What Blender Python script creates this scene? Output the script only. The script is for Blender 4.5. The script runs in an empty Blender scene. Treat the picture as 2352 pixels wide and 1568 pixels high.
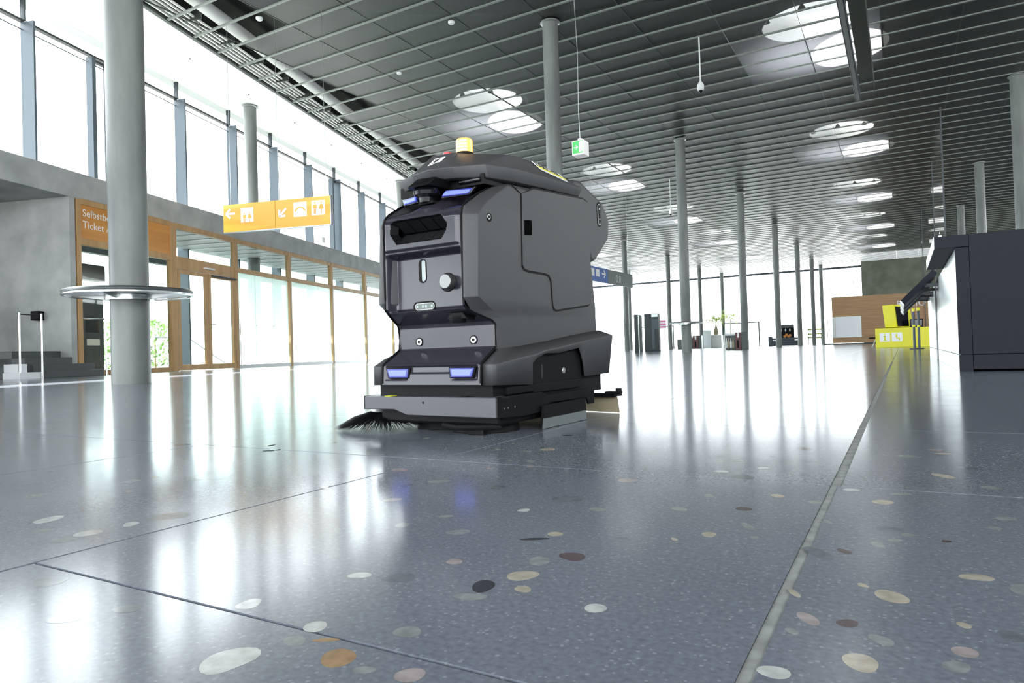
import bpy, bmesh, math, random
from mathutils import Vector, Matrix
random.seed(7)
C = bpy.context.scene.collection
sc = bpy.context.scene
PI = math.pi

# ------------------------------------------------------------------ camera
cam = bpy.data.cameras.new('camera')
cam.sensor_width = 36.0
cam.lens = 1564.24 / 2352 * 36
cam.clip_start = 0.02
cam.clip_end = 600
camo = bpy.data.objects.new('camera', cam)
C.objects.link(camo)
camo.matrix_world = Matrix(((0.867137, 0.033748, 0.496925, 0),
                            (0.497151, 0.001905, -0.867662, 0),
                            (-0.030228, 0.999429, -0.015126, 0.3),
                            (0, 0, 0, 1)))
sc.camera = camo
# ------------------------------------------------------------------ sky, sun, exposure
w = bpy.data.worlds.new('world')
sc.world = w
w.use_nodes = True
bg = w.node_tree.nodes['Background']
bg.inputs[0].default_value = (0.93, 0.98, 1.0, 1)
bg.inputs[1].default_value = 4.2
sn = bpy.data.lights.new('sun', 'SUN'); sn.energy = 18; sn.angle = math.radians(.6); sn.color = (1, .97, .9)
sno = bpy.data.objects.new('sun', sn); C.objects.link(sno); sno.location = (-60, 0, 60); sno.rotation_euler = Vector((.955*math.cos(math.radians(49.5)), .296*math.cos(math.radians(49.5)), -math.sin(math.radians(49.5)))).to_track_quat('-Z', 'Y').to_euler()
sc.view_settings.view_transform = 'Standard'
sc.view_settings.look = 'None'
sc.view_settings.gamma = 1
sc.view_settings.exposure = 0.95
sc.view_settings.use_curve_mapping = False
sc.cycles.max_bounces = 9
sc.cycles.diffuse_bounces = 5
sc.cycles.glossy_bounces = 4
sc.cycles.transparent_max_bounces = 16
sc.cycles.caustics_reflective = False
sc.cycles.caustics_refractive = False
sc.cycles.sample_clamp_indirect = 8
sc.cycles.use_denoising = True

# ------------------------------------------------------------------ helpers
class MB:
    def __init__(s): s.v = []; s.f = []; s.m = []
    def add(s, vs, fs, mi=0):
        o = len(s.v); s.v += [tuple(p) for p in vs]
        for f in fs: s.f.append([i + o for i in f]); s.m.append(mi)
        return s
    def box(s, x0, x1, y0, y1, z0, z1, mi=0):
        return s.add([(x0,y0,z0),(x1,y0,z0),(x1,y1,z0),(x0,y1,z0),(x0,y0,z1),(x1,y0,z1),(x1,y1,z1),(x0,y1,z1)],
                     [(0,3,2,1),(4,5,6,7),(0,1,5,4),(1,2,6,5),(2,3,7,6),(3,0,4,7)], mi)
    def prism(s, poly, lo, hi, ax='x', mi=0):
        n = len(poly)
        def P(a, t):
            if ax == 'x': return (t, a[0], a[1])      # poly in (y,z)
            if ax == 'y': return (a[0], t, a[1])      # poly in (x,z)
            return (a[0], a[1], t)                    # poly in (x,y)
        vs = [P(a, lo) for a in poly] + [P(a, hi) for a in poly]
        fs = [tuple(range(n)), tuple(range(2*n-1, n-1, -1))]
        for i in range(n):
            j = (i+1) % n; fs.append((i, i+n, j+n, j))
        return s.add(vs, fs, mi)
    def cyl(s, c, r, z0, z1, n=24, ax='z', r2=None, mi=0):
        r2 = r if r2 is None else r2
        vs = []
        for (rr, t) in ((r, z0), (r2, z1)):
            for i in range(n):
                a = 2*PI*i/n; p, q = rr*math.cos(a), rr*math.sin(a)
                vs.append((c[0]+p, c[1]+q, t) if ax == 'z' else (c[0]+p, t, c[1]+q) if ax == 'y' else (t, c[0]+p, c[1]+q))
        fs = [tuple(range(n-1, -1, -1)), tuple(range(n, 2*n))]
        for i in range(n): j = (i+1) % n; fs.append((i, j, j+n, i+n))
        return s.add(vs, fs, mi)
    def lathe(s, prof, c=(0,0), n=32, cap=False, mi=0):
        vs = []; m = len(prof)
        for i in range(n):
            a = 2*PI*i/n
            for r, z in prof: vs.append((c[0]+r*math.cos(a), c[1]+r*math.sin(a), z))
        fs = []
        for i in range(n):
            j = (i+1) % n
            for k in range(m-1): fs.append((i*m+k, j*m+k, j*m+k+1, i*m+k+1))
        if cap: fs.append(tuple(j*m+m-1 for j in range(n)))
        return s.add(vs, fs, mi)
    def tube(s, pts, r, n=8, mi=0):
        pts = [Vector(p) for p in pts]; vs = []; m = len(pts)
        for i, p in enumerate(pts):
            d = (pts[min(i+1, m-1)] - pts[max(i-1, 0)]).normalized()
            a = d.cross(Vector((0,0,1)))
            if a.length < .05: a = d.cross(Vector((1,0,0)))
            a.normalize(); b = d.cross(a)
            for k in range(n):
                t = 2*PI*k/n; vs.append(p + a*r*math.cos(t) + b*r*math.sin(t))
        fs = [tuple(range(n)), tuple(range(m*n-1, (m-1)*n-1, -1))]
        for i in range(m-1):
            for k in range(n):
                l = (k+1) % n; fs.append((i*n+k, i*n+l, (i+1)*n+l, (i+1)*n+k))
        return s.add(vs, fs, mi)
    def build(s, name, mats, parent=None, loc=None, rz=0, bevel=0, smooth=False, seg=2, wn=False):
        me = bpy.data.meshes.new(name); me.from_pydata(s.v, [], s.f)
        mats = mats if isinstance(mats, (list, tuple)) else [mats]
        for m in mats: me.materials.append(m)
        if len(mats) > 1: me.polygons.foreach_set('material_index', s.m)
        bm = bmesh.new(); bm.from_mesh(me)
        bmesh.ops.recalc_face_normals(bm, faces=bm.faces); bm.to_mesh(me); bm.free()
        if smooth or bevel:
            me.polygons.foreach_set('use_smooth', [True]*len(me.polygons))
            try: me.set_sharp_from_angle(angle=math.radians(35 if not bevel else 50))
            except Exception: pass
        me.update()
        o = bpy.data.objects.new(name, me); C.objects.link(o)
        if parent: o.parent = parent
        if loc: o.location = loc
        o.rotation_euler.z = rz
        if bevel:
            b = o.modifiers.new('bevel', 'BEVEL'); b.width = bevel; b.segments = seg; b.limit_method = 'ANGLE'; b.angle_limit = math.radians(25)
            b.harden_normals = False
        return o
def empty(name, loc=(0,0,0), rz=0, parent=None):
    o = bpy.data.objects.new(name, None); C.objects.link(o); o.location = loc; o.rotation_euler.z = rz
    o.empty_display_size = .1
    if parent: o.parent = parent
    return o
def tag(o, label=None, cat=None, group=None, kind=None):
    if label: o['label'] = label
    if cat: o['category'] = cat
    if group: o['group'] = group
    if kind: o['kind'] = kind
    return o
def dup(o, parent=None, loc=None, rz=None):
    c = o.copy(); C.objects.link(c)
    if parent: c.parent = parent
    if loc is not None: c.location = loc
    if rz is not None: c.rotation_euler.z = rz
    for ch in list(o.children): dup(ch, c)
    return c
def text(name, body, size, mat, loc, rot, parent=None, ext=.001, ax='LEFT', sx=1):
    cu = bpy.data.curves.new('tmp', 'FONT'); cu.body = body; cu.size = size; cu.extrude = ext; cu.align_x = ax; cu.resolution_u = 3
    t = bpy.data.objects.new('tmp', cu); C.objects.link(t); bpy.context.view_layer.update()
    me = bpy.data.meshes.new_from_object(t.evaluated_get(bpy.context.evaluated_depsgraph_get()))
    bpy.data.objects.remove(t); me.name = name; me.materials.clear(); me.materials.append(mat)
    o = bpy.data.objects.new(name, me); C.objects.link(o); o.location = loc; o.rotation_euler = rot
    o.scale = (sx, 1, 1)
    if parent: o.parent = parent
    return o

# ------------------------------------------------------------------ materials
def mat(name, col, rough=.5, metal=0, spec=.5, emit=None, es=0, coat=0):
    m = bpy.data.materials.new(name); m.use_nodes = True
    b = m.node_tree.nodes['Principled BSDF']
    b.inputs['Base Color'].default_value = (*col, 1); b.inputs['Roughness'].default_value = rough
    b.inputs['Metallic'].default_value = metal; b.inputs['Specular IOR Level'].default_value = spec
    if coat: b.inputs['Coat Weight'].default_value = coat; b.inputs['Coat Roughness'].default_value = .08
    if emit: b.inputs['Emission Color'].default_value = (*emit, 1); b.inputs['Emission Strength'].default_value = es
    return m
def nd(m, t, **k):
    n = m.node_tree.nodes.new(t)
    for a, b in k.items(): setattr(n, a, b)
    return n
def lk(m, a, b): m.node_tree.links.new(a, b)
def noisy(m, col1, col2, scale=3, detail=6, stretch=(1,1,1), bump=0, bscale=40, coord='Object', lo=.35, hi=.65):
    """colour varied by noise, optional fine bump"""
    b = m.node_tree.nodes['Principled BSDF']
    tc = nd(m, 'ShaderNodeTexCoord'); mp = nd(m, 'ShaderNodeMapping'); mp.inputs['Scale'].default_value = stretch
    lk(m, tc.outputs[coord], mp.inputs[0])
    n = nd(m, 'ShaderNodeTexNoise'); n.inputs['Scale'].default_value = scale; n.inputs['Detail'].default_value = detail
    lk(m, mp.outputs[0], n.inputs['Vector'])
    r = nd(m, 'ShaderNodeValToRGB'); r.color_ramp.elements[0].color = (*col1, 1); r.color_ramp.elements[1].color = (*col2, 1)
    r.color_ramp.elements[0].position = lo; r.color_ramp.elements[1].position = hi
    lk(m, n.outputs['Fac'], r.inputs[0]); lk(m, r.outputs[0], b.inputs['Base Color'])
    if bump:
        n2 = nd(m, 'ShaderNodeTexNoise'); n2.inputs['Scale'].default_value = bscale; n2.inputs['Detail'].default_value = 3
        lk(m, mp.outputs[0], n2.inputs['Vector'])
        bp = nd(m, 'ShaderNodeBump'); bp.inputs['Strength'].default_value = bump; bp.inputs['Distance'].default_value = .002
        lk(m, n2.outputs['Fac'], bp.inputs['Height']); lk(m, bp.outputs[0], b.inputs['Normal'])
    return m
def glass(name, tint=(1,1,1), refl=1.0):
    m = bpy.data.materials.new(name); m.use_nodes = True; nt = m.node_tree; nt.nodes.clear()
    o = nd(m, 'ShaderNodeOutputMaterial'); mx = nd(m, 'ShaderNodeMixShader'); t = nd(m, 'ShaderNodeBsdfTransparent')
    g = nd(m, 'ShaderNodeBsdfGlossy'); f = nd(m, 'ShaderNodeFresnel'); gb = nd(m, 'ShaderNodeNewGeometry'); ir = nd(m, 'ShaderNodeMath', operation='MULTIPLY_ADD'); ir.inputs[1].default_value = 1/1.45-1.45; ir.inputs[2].default_value = 1.45; lk(m, gb.outputs['Backfacing'], ir.inputs[0]); lk(m, ir.outputs[0], f.inputs[0])
    t.inputs[0].default_value = (*tint, 1); g.inputs['Roughness'].default_value = .02
    mu = nd(m, 'ShaderNodeMath', operation='MULTIPLY'); mu.inputs[1].default_value = refl
    lk(m, f.outputs[0], mu.inputs[0]); lk(m, mu.outputs[0], mx.inputs[0])
    lk(m, t.outputs[0], mx.inputs[1]); lk(m, g.outputs[0], mx.inputs[2]); lk(m, mx.outputs[0], o.inputs[0])
    return m
M = {}
# terrazzo
m = mat('terrazzo', (.09,.10,.125), .11); M['terrazzo'] = m
b = m.node_tree.nodes['Principled BSDF']
geo = nd(m, 'ShaderNodeNewGeometry')
n1 = nd(m, 'ShaderNodeTexNoise'); n1.inputs['Scale'].default_value = 1.3; n1.inputs['Detail'].default_value = 4; lk(m, geo.outputs['Position'], n1.inputs['Vector'])
n2 = nd(m, 'ShaderNodeTexNoise'); n2.inputs['Scale'].default_value = 130; n2.inputs['Detail'].default_value = 2; lk(m, geo.outputs['Position'], n2.inputs['Vector'])
v1 = nd(m, 'ShaderNodeTexVoronoi'); v1.inputs['Scale'].default_value = 190; lk(m, geo.outputs['Position'], v1.inputs['Vector'])
sv = nd(m, 'ShaderNodeSeparateColor'); lk(m, v1.outputs['Color'], sv.inputs[0])
r1 = nd(m, 'ShaderNodeValToRGB'); r1.color_ramp.elements[0].color = (.125,.140,.172,1); r1.color_ramp.elements[1].color = (.21,.232,.272,1)
r1.color_ramp.elements[0].position = .3; r1.color_ramp.elements[1].position = .72
mx = nd(m, 'ShaderNodeMath', operation='MULTIPLY_ADD'); mx.inputs[1].default_value = .35; 
lk(m, n1.outputs['Fac'], mx.inputs[0]); 
mx2 = nd(m, 'ShaderNodeMath', operation='MULTIPLY'); mx2.inputs[1].default_value = .65; lk(m, n2.outputs['Fac'], mx2.inputs[0]); lk(m, mx2.outputs[0], mx.inputs[2])
lk(m, mx.outputs[0], r1.inputs[0])
r2 = nd(m, 'ShaderNodeValToRGB'); r2.color_ramp.elements[0].position = .86; r2.color_ramp.elements[0].color = (0,0,0,1); r2.color_ramp.elements[1].position = .93; r2.color_ramp.elements[1].color = (1,1,1,1)
lk(m, sv.outputs[0], r2.inputs[0])
r3 = nd(m, 'ShaderNodeMath', operation='LESS_THAN'); r3.inputs[1].default_value = .42; lk(m, v1.outputs['Distance'], r3.inputs[0])
mm = nd(m, 'ShaderNodeMath', operation='MULTIPLY'); lk(m, r2.outputs[0], mm.inputs[0]); lk(m, r3.outputs[0], mm.inputs[1])
mm2 = nd(m, 'ShaderNodeMath', operation='MULTIPLY'); mm2.inputs[1].default_value = .35; lk(m, mm.outputs[0], mm2.inputs[0])
mc = nd(m, 'ShaderNodeMix', data_type='RGBA'); mc.inputs['B'].default_value = (.42,.45,.48,1)
lk(m, mm2.outputs[0], mc.inputs['Factor']); lk(m, r1.outputs[0], mc.inputs['A']); lk(m, mc.outputs['Result'], b.inputs['Base Color'])
n3 = nd(m, 'ShaderNodeTexNoise'); n3.inputs['Scale'].default_value = 5; n3.inputs['Detail'].default_value = 5; lk(m, geo.outputs['Position'], n3.inputs['Vector'])
rr = nd(m, 'ShaderNodeMapRange'); rr.inputs['To Min'].default_value = .11; rr.inputs['To Max'].default_value = .19; b.inputs['Specular IOR Level'].default_value = .42
lk(m, n3.outputs['Fac'], rr.inputs['Value']); lk(m, rr.outputs[0], b.inputs['Roughness'])

for i, c in enumerate([(.52,.53,.52),(.42,.38,.31),(.36,.31,.31),(.25,.27,.27),(.15,.165,.19),(.10,.075,.08),(.035,.04,.05),(.34,.22,.12)]):
    M['peb%d' % i] = noisy(mat('pebble_%d' % i, c, .12), tuple(x*.82 for x in c), tuple(min(1, x*1.12) for x in c), 60, 4)
M['grout'] = mat('grout', (.06,.062,.065), .7)
M['joint'] = noisy(mat('joint_filler', (.3,.31,.3), .6), (.22,.23,.22), (.36,.37,.36), 30)
M['concrete'] = noisy(mat('concrete', (.3,.31,.3), .65), (.33,.34,.33), (.46,.475,.46), 1.4, 8, bump=.15, bscale=25)
M['column'] = noisy(mat('column_concrete', (.24,.26,.26), .42), (.11,.12,.115), (.20,.215,.205), 2.2, 8, (1,1,.22), bump=.1, bscale=30)
M['soffit'] = noisy(mat('white_concrete', (.8,.8,.77), .7), (.86,.87,.83), (.94,.94,.92), .5, 7, (1,.4,1))
M['slab'] = noisy(mat('dark_slab', (.05,.055,.05), .8), (.035,.04,.036), (.07,.074,.068), .8, 5)
M['olive'] = noisy(mat('olive_concrete', (.2,.21,.16), .8), (.16,.17,.125), (.24,.25,.2), .7, 6)
M['white'] = mat('white_paint', (.8,.82,.81), .5)
M['whitegloss'] = mat('white_gloss', (.8,.83,.85), .2)
M['steel'] = mat('stainless_steel', (.62,.64,.64), .22, 1)
M['brushed'] = mat('brushed_steel', (.5,.52,.52), .35, 1)
M['mullion'] = mat('blue_grey_metal', (.06,.078,.095), .45, .2)
M['darkmetal'] = mat('dark_metal', (.02,.026,.03), .4, .3)
M['batten'] = mat('batten_metal', (.24,.265,.245), .4, .1)
M['rail'] = mat('dark_rail', (.07,.08,.075), .4, .5)
M['wood'] = noisy(mat('oak', (.45,.27,.11), .4), (.40,.235,.095), (.52,.33,.15), 4, 6, (1,1,.1), bump=.05)
M['woodh'] = noisy(mat('oak_board', (.42,.25,.12), .45), (.36,.20,.09), (.50,.31,.15), 1.2, 8, (.35,1,9))
M['orangeboard'] = noisy(mat('orange_board', (.62,.28,.06), .35), (.50,.19,.035), (.66,.31,.07), .8, 4, (.2,1,3))
M['clear'] = glass('clear_glass', (.93,.98,.96))
M['cler'] = glass('facade_glass', (.97,.99,1.0), .7)
m = mat('frosted_glass', (.88,.95,.92), .25); M['frost'] = m
m.node_tree.nodes.clear(); o = nd(m, 'ShaderNodeOutputMaterial'); a1 = nd(m, 'ShaderNodeMixShader'); a1.inputs[0].default_value = .45
t1 = nd(m, 'ShaderNodeBsdfTranslucent'); t1.inputs[0].default_value = (.86,.95,.91,1); d1 = nd(m, 'ShaderNodeBsdfTransparent'); d1.inputs[0].default_value = (.86,.96,.92,1)
lk(m, t1.outputs[0], a1.inputs[1]); lk(m, d1.outputs[0], a1.inputs[2])
a2 = nd(m, 'ShaderNodeMixShader'); a2.inputs[0].default_value = .12; g2 = nd(m, 'ShaderNodeBsdfGlossy'); g2.inputs['Roughness'].default_value = .15
lk(m, a1.outputs[0], a2.inputs[1]); lk(m, g2.outputs[0], a2.inputs[2]); lk(m, a2.outputs[0], o.inputs[0])
# expanded metal ceiling mesh: open area + metal strands that pass some light and shine
m = mat('expanded_metal', (.1,.1,.1), .3); M['mesh'] = m
m.node_tree.nodes.clear(); o = nd(m, 'ShaderNodeOutputMaterial')
a1 = nd(m, 'ShaderNodeMixShader'); a1.inputs[0].default_value = .66
tr = nd(m, 'ShaderNodeBsdfTransparent'); lk(m, tr.outputs[0], a1.inputs[1])
a2 = nd(m, 'ShaderNodeMixShader'); a2.inputs[0].default_value = .12
pb = nd(m, 'ShaderNodeBsdfPrincipled'); pb.inputs['Base Color'].default_value = (.042,.048,.041,1); pb.inputs['Roughness'].default_value = .38; pb.inputs['Specular IOR Level'].default_value = .9
tl = nd(m, 'ShaderNodeBsdfTranslucent'); tl.inputs[0].default_value = (.2,.21,.21,1)
lk(m, pb.outputs[0], a2.inputs[1]); lk(m, tl.outputs[0], a2.inputs[2]); lk(m, a2.outputs[0], a1.inputs[2]); lk(m, a1.outputs[0], o.inputs[0])

m = bpy.data.materials.new('lit_mesh'); m.use_nodes = True; M['meshlit'] = m  # paler copy of the ceiling mesh, skylight glow put into its colour
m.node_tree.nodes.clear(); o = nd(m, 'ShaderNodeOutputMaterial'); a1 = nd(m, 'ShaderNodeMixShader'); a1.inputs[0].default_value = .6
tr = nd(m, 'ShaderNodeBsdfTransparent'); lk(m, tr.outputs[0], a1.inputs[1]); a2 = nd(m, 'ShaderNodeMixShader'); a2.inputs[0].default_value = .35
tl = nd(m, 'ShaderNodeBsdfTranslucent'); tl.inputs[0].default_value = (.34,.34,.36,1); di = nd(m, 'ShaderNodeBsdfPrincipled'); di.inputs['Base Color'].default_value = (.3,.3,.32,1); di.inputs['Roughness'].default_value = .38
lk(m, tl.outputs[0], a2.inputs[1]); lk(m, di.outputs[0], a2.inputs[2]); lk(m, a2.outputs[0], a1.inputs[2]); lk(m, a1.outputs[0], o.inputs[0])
M['shell'] = noisy(mat('textured_grey_plastic', (.05,.05,.053), .5), (.040,.040,.043), (.052,.052,.055), 400, 2, bump=.25, bscale=450)
M['fascia'] = mat('satin_dark_plastic', (.026,.024,.034), .2)
M['bumper'] = mat('powder_coated_metal', (.06,.058,.072), .33)
M['black'] = mat('black_plastic', (.005,.005,.006), .5, spec=.12)
M['rubber'] = mat('black_rubber', (.009,.009,.010), .7, spec=.1)
M['gripshade'] = mat('grip_shade_black', (.004,.004,.004), .9, spec=0)  # black that stands for shade inside the door grip hollow
M['sensorblack'] = mat('sensor_black', (.006,.006,.007), .5, spec=.1)
M['cap'] = mat('brushed_cap', (.2,.2,.2), .4, .8)
M['blackgloss'] = mat('black_gloss', (.005,.005,.007), .08)
M['bluelight'] = mat('blue_light', (.1,.12,.5), .3, emit=(.12,.16,.95), es=.75)
M['bluelens'] = mat('blue_lens_rim', (.03,.035,.16), .25, emit=(.03,.04,.4), es=.25)
M['amber'] = mat('amber_lens', (.9,.4,.08), .15, emit=(1.0,.42,.12), es=.5)
M['amberhot'] = mat('amber_led', (1,.8,.4), .3, emit=(1.0,.72,.3), es=1.3)
M['red'] = mat('red_plastic', (.45,.02,.02), .3)
M['yellow'] = mat('yellow_paint', (.80,.75,.015), .4)
M['signyellow'] = noisy(mat('sign_yellow', (.85,.5,.05), .35), (.80,.38,.015), (.95,.68,.09), .5, 3, (.3,1,3), lo=.4, hi=.6)
M['signwhite'] = mat('sign_white', (.9,.9,.9), .4)
M['signblue'] = mat('sign_blue', (.03,.12,.42), .4)
M['signgrey'] = mat('sign_grey', (.12,.14,.14), .4)
M['green'] = mat('sign_green', (.05,.45,.1), .4, emit=(.08,.6,.14), es=.15)
M['cubewhite'] = mat('exit_light_white', (.8,.8,.78), .4, emit=(1,.97,.92), es=.12)
M['counter'] = noisy(mat('anthracite_laminate', (.013,.014,.02), .55, spec=.12), (.011,.012,.018), (.016,.017,.025), 300, 2)
M['counterwhite'] = mat('counter_front_white', (.74,.79,.78), .25)
M['alu'] = mat('aluminium_edge', (.45,.46,.46), .35, .8)
M['stair'] = noisy(mat('dark_stone_step', (.06,.068,.072), .4), (.05,.057,.06), (.072,.08,.085), 60)
M['leaf'] = noisy(mat('leaf_green', (.45,.6,.06), .5), (.35,.5,.05), (.6,.72,.1), 8)
M['bush'] = noisy(mat('bush_green', (.3,.45,.15), .6), (.2,.38,.1), (.45,.6,.22), 3)
M['maroon'] = mat('maroon_panel', (.12,.03,.035), .4)
M['pink'] = mat('pink_sign', (.75,.2,.4), .5)
M['orangeprint'] = mat('orange_print', (.8,.3,.05), .5)
M['paving'] = noisy(mat('pale_paving', (.75,.75,.73), .8), (.68,.68,.66), (.8,.8,.78), 1)
M['tan'] = mat('tan_rubber', (.35,.3,.2), .5)
M['lensgreen'] = mat('sensor_glass', (.03,.045,.03), .05)
M['lens'] = mat('sensor_lens', (.25,.3,.3), .1)
M['bristle'] = mat('black_bristles', (.012,.012,.014), .3)
M['skyroom'] = mat('grey_wall_paint', (.32,.32,.33), .6)

# ------------------------------------------------------------------ frame of the left facade
TH = math.atan(.31)
dS = Vector((-math.sin(TH), math.cos(TH), 0)); dN = Vector((-math.cos(TH), -math.sin(TH), 0)); OW = Vector((-16, 0, 0)); RW = PI/2 + TH
def wp(s, n=0, z=0): return OW + dS*s + dN*n + Vector((0,0,z))
HC = 11.3
# ------------------------------------------------------------------ floor
fl = MB().box(-80, 19, -30, 107, -.3, -.006).build('floor', M['grout']); tag(fl, 'polished blue-grey terrazzo slab floor of the hall', kind='structure')
T = 1.031; GX0 = -.13; GY0 = .54
def inside(x, y): return x > -16.4 - .31*y
near = []; far = []
for i in range(-45, 18):
    for j in range(-22, 103):
        x0 = GX0 + T*i; y0 = GY0 + T*j
        if not inside(x0 + T, y0) or (i <= -2 and j == 0): continue
        cx, cy = x0+T/2, y0+T/2
        f = -.497*cx + .868*cy; r = .867*cx + .497*cy
        if i <= -2 and j == -1: far.append((x0, y0, 2*T)); continue
        if f > .3 and abs(r)/max(f, .1) < .9 and f < 9.5: near.append((f, x0, y0))
        else: far.append((x0, y0, T))
near.sort(); far += [(a, b_, T) for _, a, b_ in near[280:]]; near = near[:280]
def edge(i): return .0105 if i == 0 else .0022      # the joint at X = -0.13 is a wide filled one
tiles = {}
for _, x0, y0 in near:
    i = round((x0-GX0)/T)
    k = 0 if i == 0 else 1 if i == -1 else 2
    g0 = edge(0) if k == 0 else .0022; g1 = edge(0) if k == 1 else .0022
    if k not in tiles:
        o = MB().box(g0, T-g1, .0018, T-.0018, -.006, 0).build('tile', M['terrazzo'], fl, (x0, y0, 0)); tiles[k] = o
    else:
        o = tiles[k].copy(); C.objects.link(o); o.location = (x0, y0, 0)
mb = MB()
for x0, y0, l_ in far: mb.box(x0+.004, x0+T-.004, y0+.004, y0+l_-.004, -.006, 0)
tag(mb.build('far_tiles', M['terrazzo'], fl), kind='stuff')
MB().box(GX0-.010, GX0+.010, -5, 100, -.006, -.0015).build('joint_strip', M['joint'], fl)
# pebbles set in the terrazzo
PEB = [(-0.021,0.913,0.031,0.048,1),(-0.099,0.803,0.019,0.037,2),(-0.112,0.659,0.029,0.026,0),(-0.044,0.714,0.03,0.041,1),(0.033,0.742,0.024,0.023,3),(0.042,0.78,0.023,0.025,2),(0.071,1.029,0.036,0.029,1),(0.046,0.852,0.012,0.018,1),(-0.028,0.776,0.02,0.026,3),(-0.11,0.761,0.012,0.018,3),(-0.123,0.879,0.01,0.03,1),(-0.042,1.138,0.017,0.028,3),(-0.002,1.211,0.02,0.021,3),(-0.028,1.238,0.036,0.039,4),(-0.02,1.173,0.02,0.018,3),(-0.082,1.083,0.016,0.026,5),(-0.114,1.059,0.028,0.068,4),(-0.041,1.441,0.037,0.038,1),(0.068,1.762,0.032,0.061,1),(-0.1,1.538,0.031,0.025,0),(-0.012,1.529,0.04,0.02,3),(0.144,1.654,0.039,0.034,3),(0.138,1.382,0.03,0.026,3),(0.116,1.305,0.021,0.017,3),(-0.12,1.251,0.013,0.03,3),(0.085,0.841,0.024,0.029,4),(-0.386,1.657,0.033,0.034,0),(-0.303,1.733,0.027,0.029,0),(-0.277,1.095,0.022,0.03,1),(-0.232,1.17,0.018,0.044,3),(-0.21,1.107,0.015,0.012,3),(-0.319,1.048,0.01,0.017,1),(-0.224,1.428,0.024,0.029,1),(-0.347,1.38,0.02,0.024,3),(-0.368,1.247,0.026,0.034,3),(-0.152,1.396,0.026,0.027,3),(0.003,2.027,0.06,0.053,3),(-0.254,2.092,0.041,0.047,5),(-0.052,0.941,0.01,0.018,1),(-0.061,0.807,0.023,0.022,5),(-0.319,0.733,0.025,0.029,0),(-0.452,0.798,0.042,0.04,1),(-0.461,0.864,0.029,0.043,3),(-0.426,0.753,0.019,0.026,1),(-0.478,0.741,0.028,0.048,6),(-0.472,0.702,0.042,0.023,3),(-0.599,0.721,0.05,0.035,4),(-0.656,0.706,0.031,0.026,0),(-0.476,0.584,0.028,0.032,3),(-0.411,0.506,0.03,0.027,2),(-0.596,1.248,0.065,0.063,4),(-0.554,1.474,0.04,0.05,2),(-0.506,1.187,0.033,0.03,3),(-0.958,1.306,0.053,0.032,3),(-0.571,0.811,0.022,0.028,2),(-0.658,0.947,0.043,0.027,3),(-0.426,0.902,0.037,0.041,5),(-0.503,1.001,0.026,0.026,1),(-0.631,1.128,0.026,0.022,0),(-0.947,1.852,0.052,0.043,1),(-0.993,1.8,0.031,0.042,3),(-1.033,2.159,0.066,0.056,3),(-0.777,0.947,0.025,0.036,3),(-0.52,0.962,0.046,0.014,6),(-0.742,1.031,0.027,0.02,3),(-0.392,1.013,0.029,0.029,4),(-0.951,1.632,0.019,0.035,3),(-0.596,0.451,0.051,0.059,0),(-0.499,0.503,0.036,0.041,7),(-0.542,0.529,0.028,0.011,7),(-0.579,0.55,0.025,0.032,0),(-0.707,0.565,0.031,0.031,0),(-0.834,0.488,0.035,0.026,3),(-1.269,0.676,0.042,0.046,0),(-1.263,0.633,0.044,0.044,3),(-1.458,0.704,0.042,0.062,0),(-1.371,0.65,0.034,0.039,3),(-1.751,0.82,0.048,0.055,3),(-0.457,0.495,0.023,0.014,3),(-1.261,0.749,0.027,0.038,0),(-1.252,0.819,0.085,0.049,3),(-0.871,0.435,0.04,0.026,4),(-1.715,1.023,0.041,0.057,3),(-1.041,0.503,0.045,0.045,3)]
mb = MB()
def pebble(x, y, wd, dp, mi, ang=30):
    a0 = math.radians(ang); n = 20; ph = random.random()*6; amp = random.uniform(.04, .14)
    vs = []
    for k in range(n):
        t = 2*PI*k/n; q = 1 + amp*math.sin(2*t+ph) + .5*amp*math.sin(3*t+2*ph)
        p1, p2 = wd/2*q*math.cos(t), dp/2*q*math.sin(t)
        vs.append((x + p1*math.cos(a0) - p2*math.sin(a0), y + p1*math.sin(a0) + p2*math.cos(a0), .00015))
    mb.add(vs, [tuple(range(n))], mi)
for x, y, a_, b_, c_ in PEB: pebble(x, y, a_, b_, c_)
for k in range(2300):
    y = random.uniform(.9, 9) if k % 2 else random.uniform(.5, 5); x = random.uniform(-9, 2.5)
    f = -.497*x + .868*y; r = .867*x + .497*y
    if f < .45 or abs(r) > .85*f: continue
    if f < 1.5 and random.random() < .75: continue
    s_ = random.choice((.006, .008, .012, .018, .028)) * random.uniform(.8, 1.5) * (1 if f < 1.5 else 1.5)
    pebble(x, y, s_, s_*random.uniform(.5, .9), random.choice((1,2,3,3,3,4,4,4,4,5)), random.uniform(0, 180))
tag(mb.build('pebble_inlays', [M['peb%d' % i] for i in range(8)], fl), kind='stuff')

# ------------------------------------------------------------------ ceiling
SKY = [(x, y) for x in (-2.65, -17.05, -31.4) for y in (12.7, 28.1, 43.5, 58.9, 74.3, 89.7) if inside(x-2.6, y)]
SKY.sort(key=lambda p: p[1] + abs(p[0])*.2)
ce = empty('ceiling', (0,0,HC)); tag(ce, 'dark suspended expanded-metal ceiling with metal battens', kind='structure')
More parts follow.
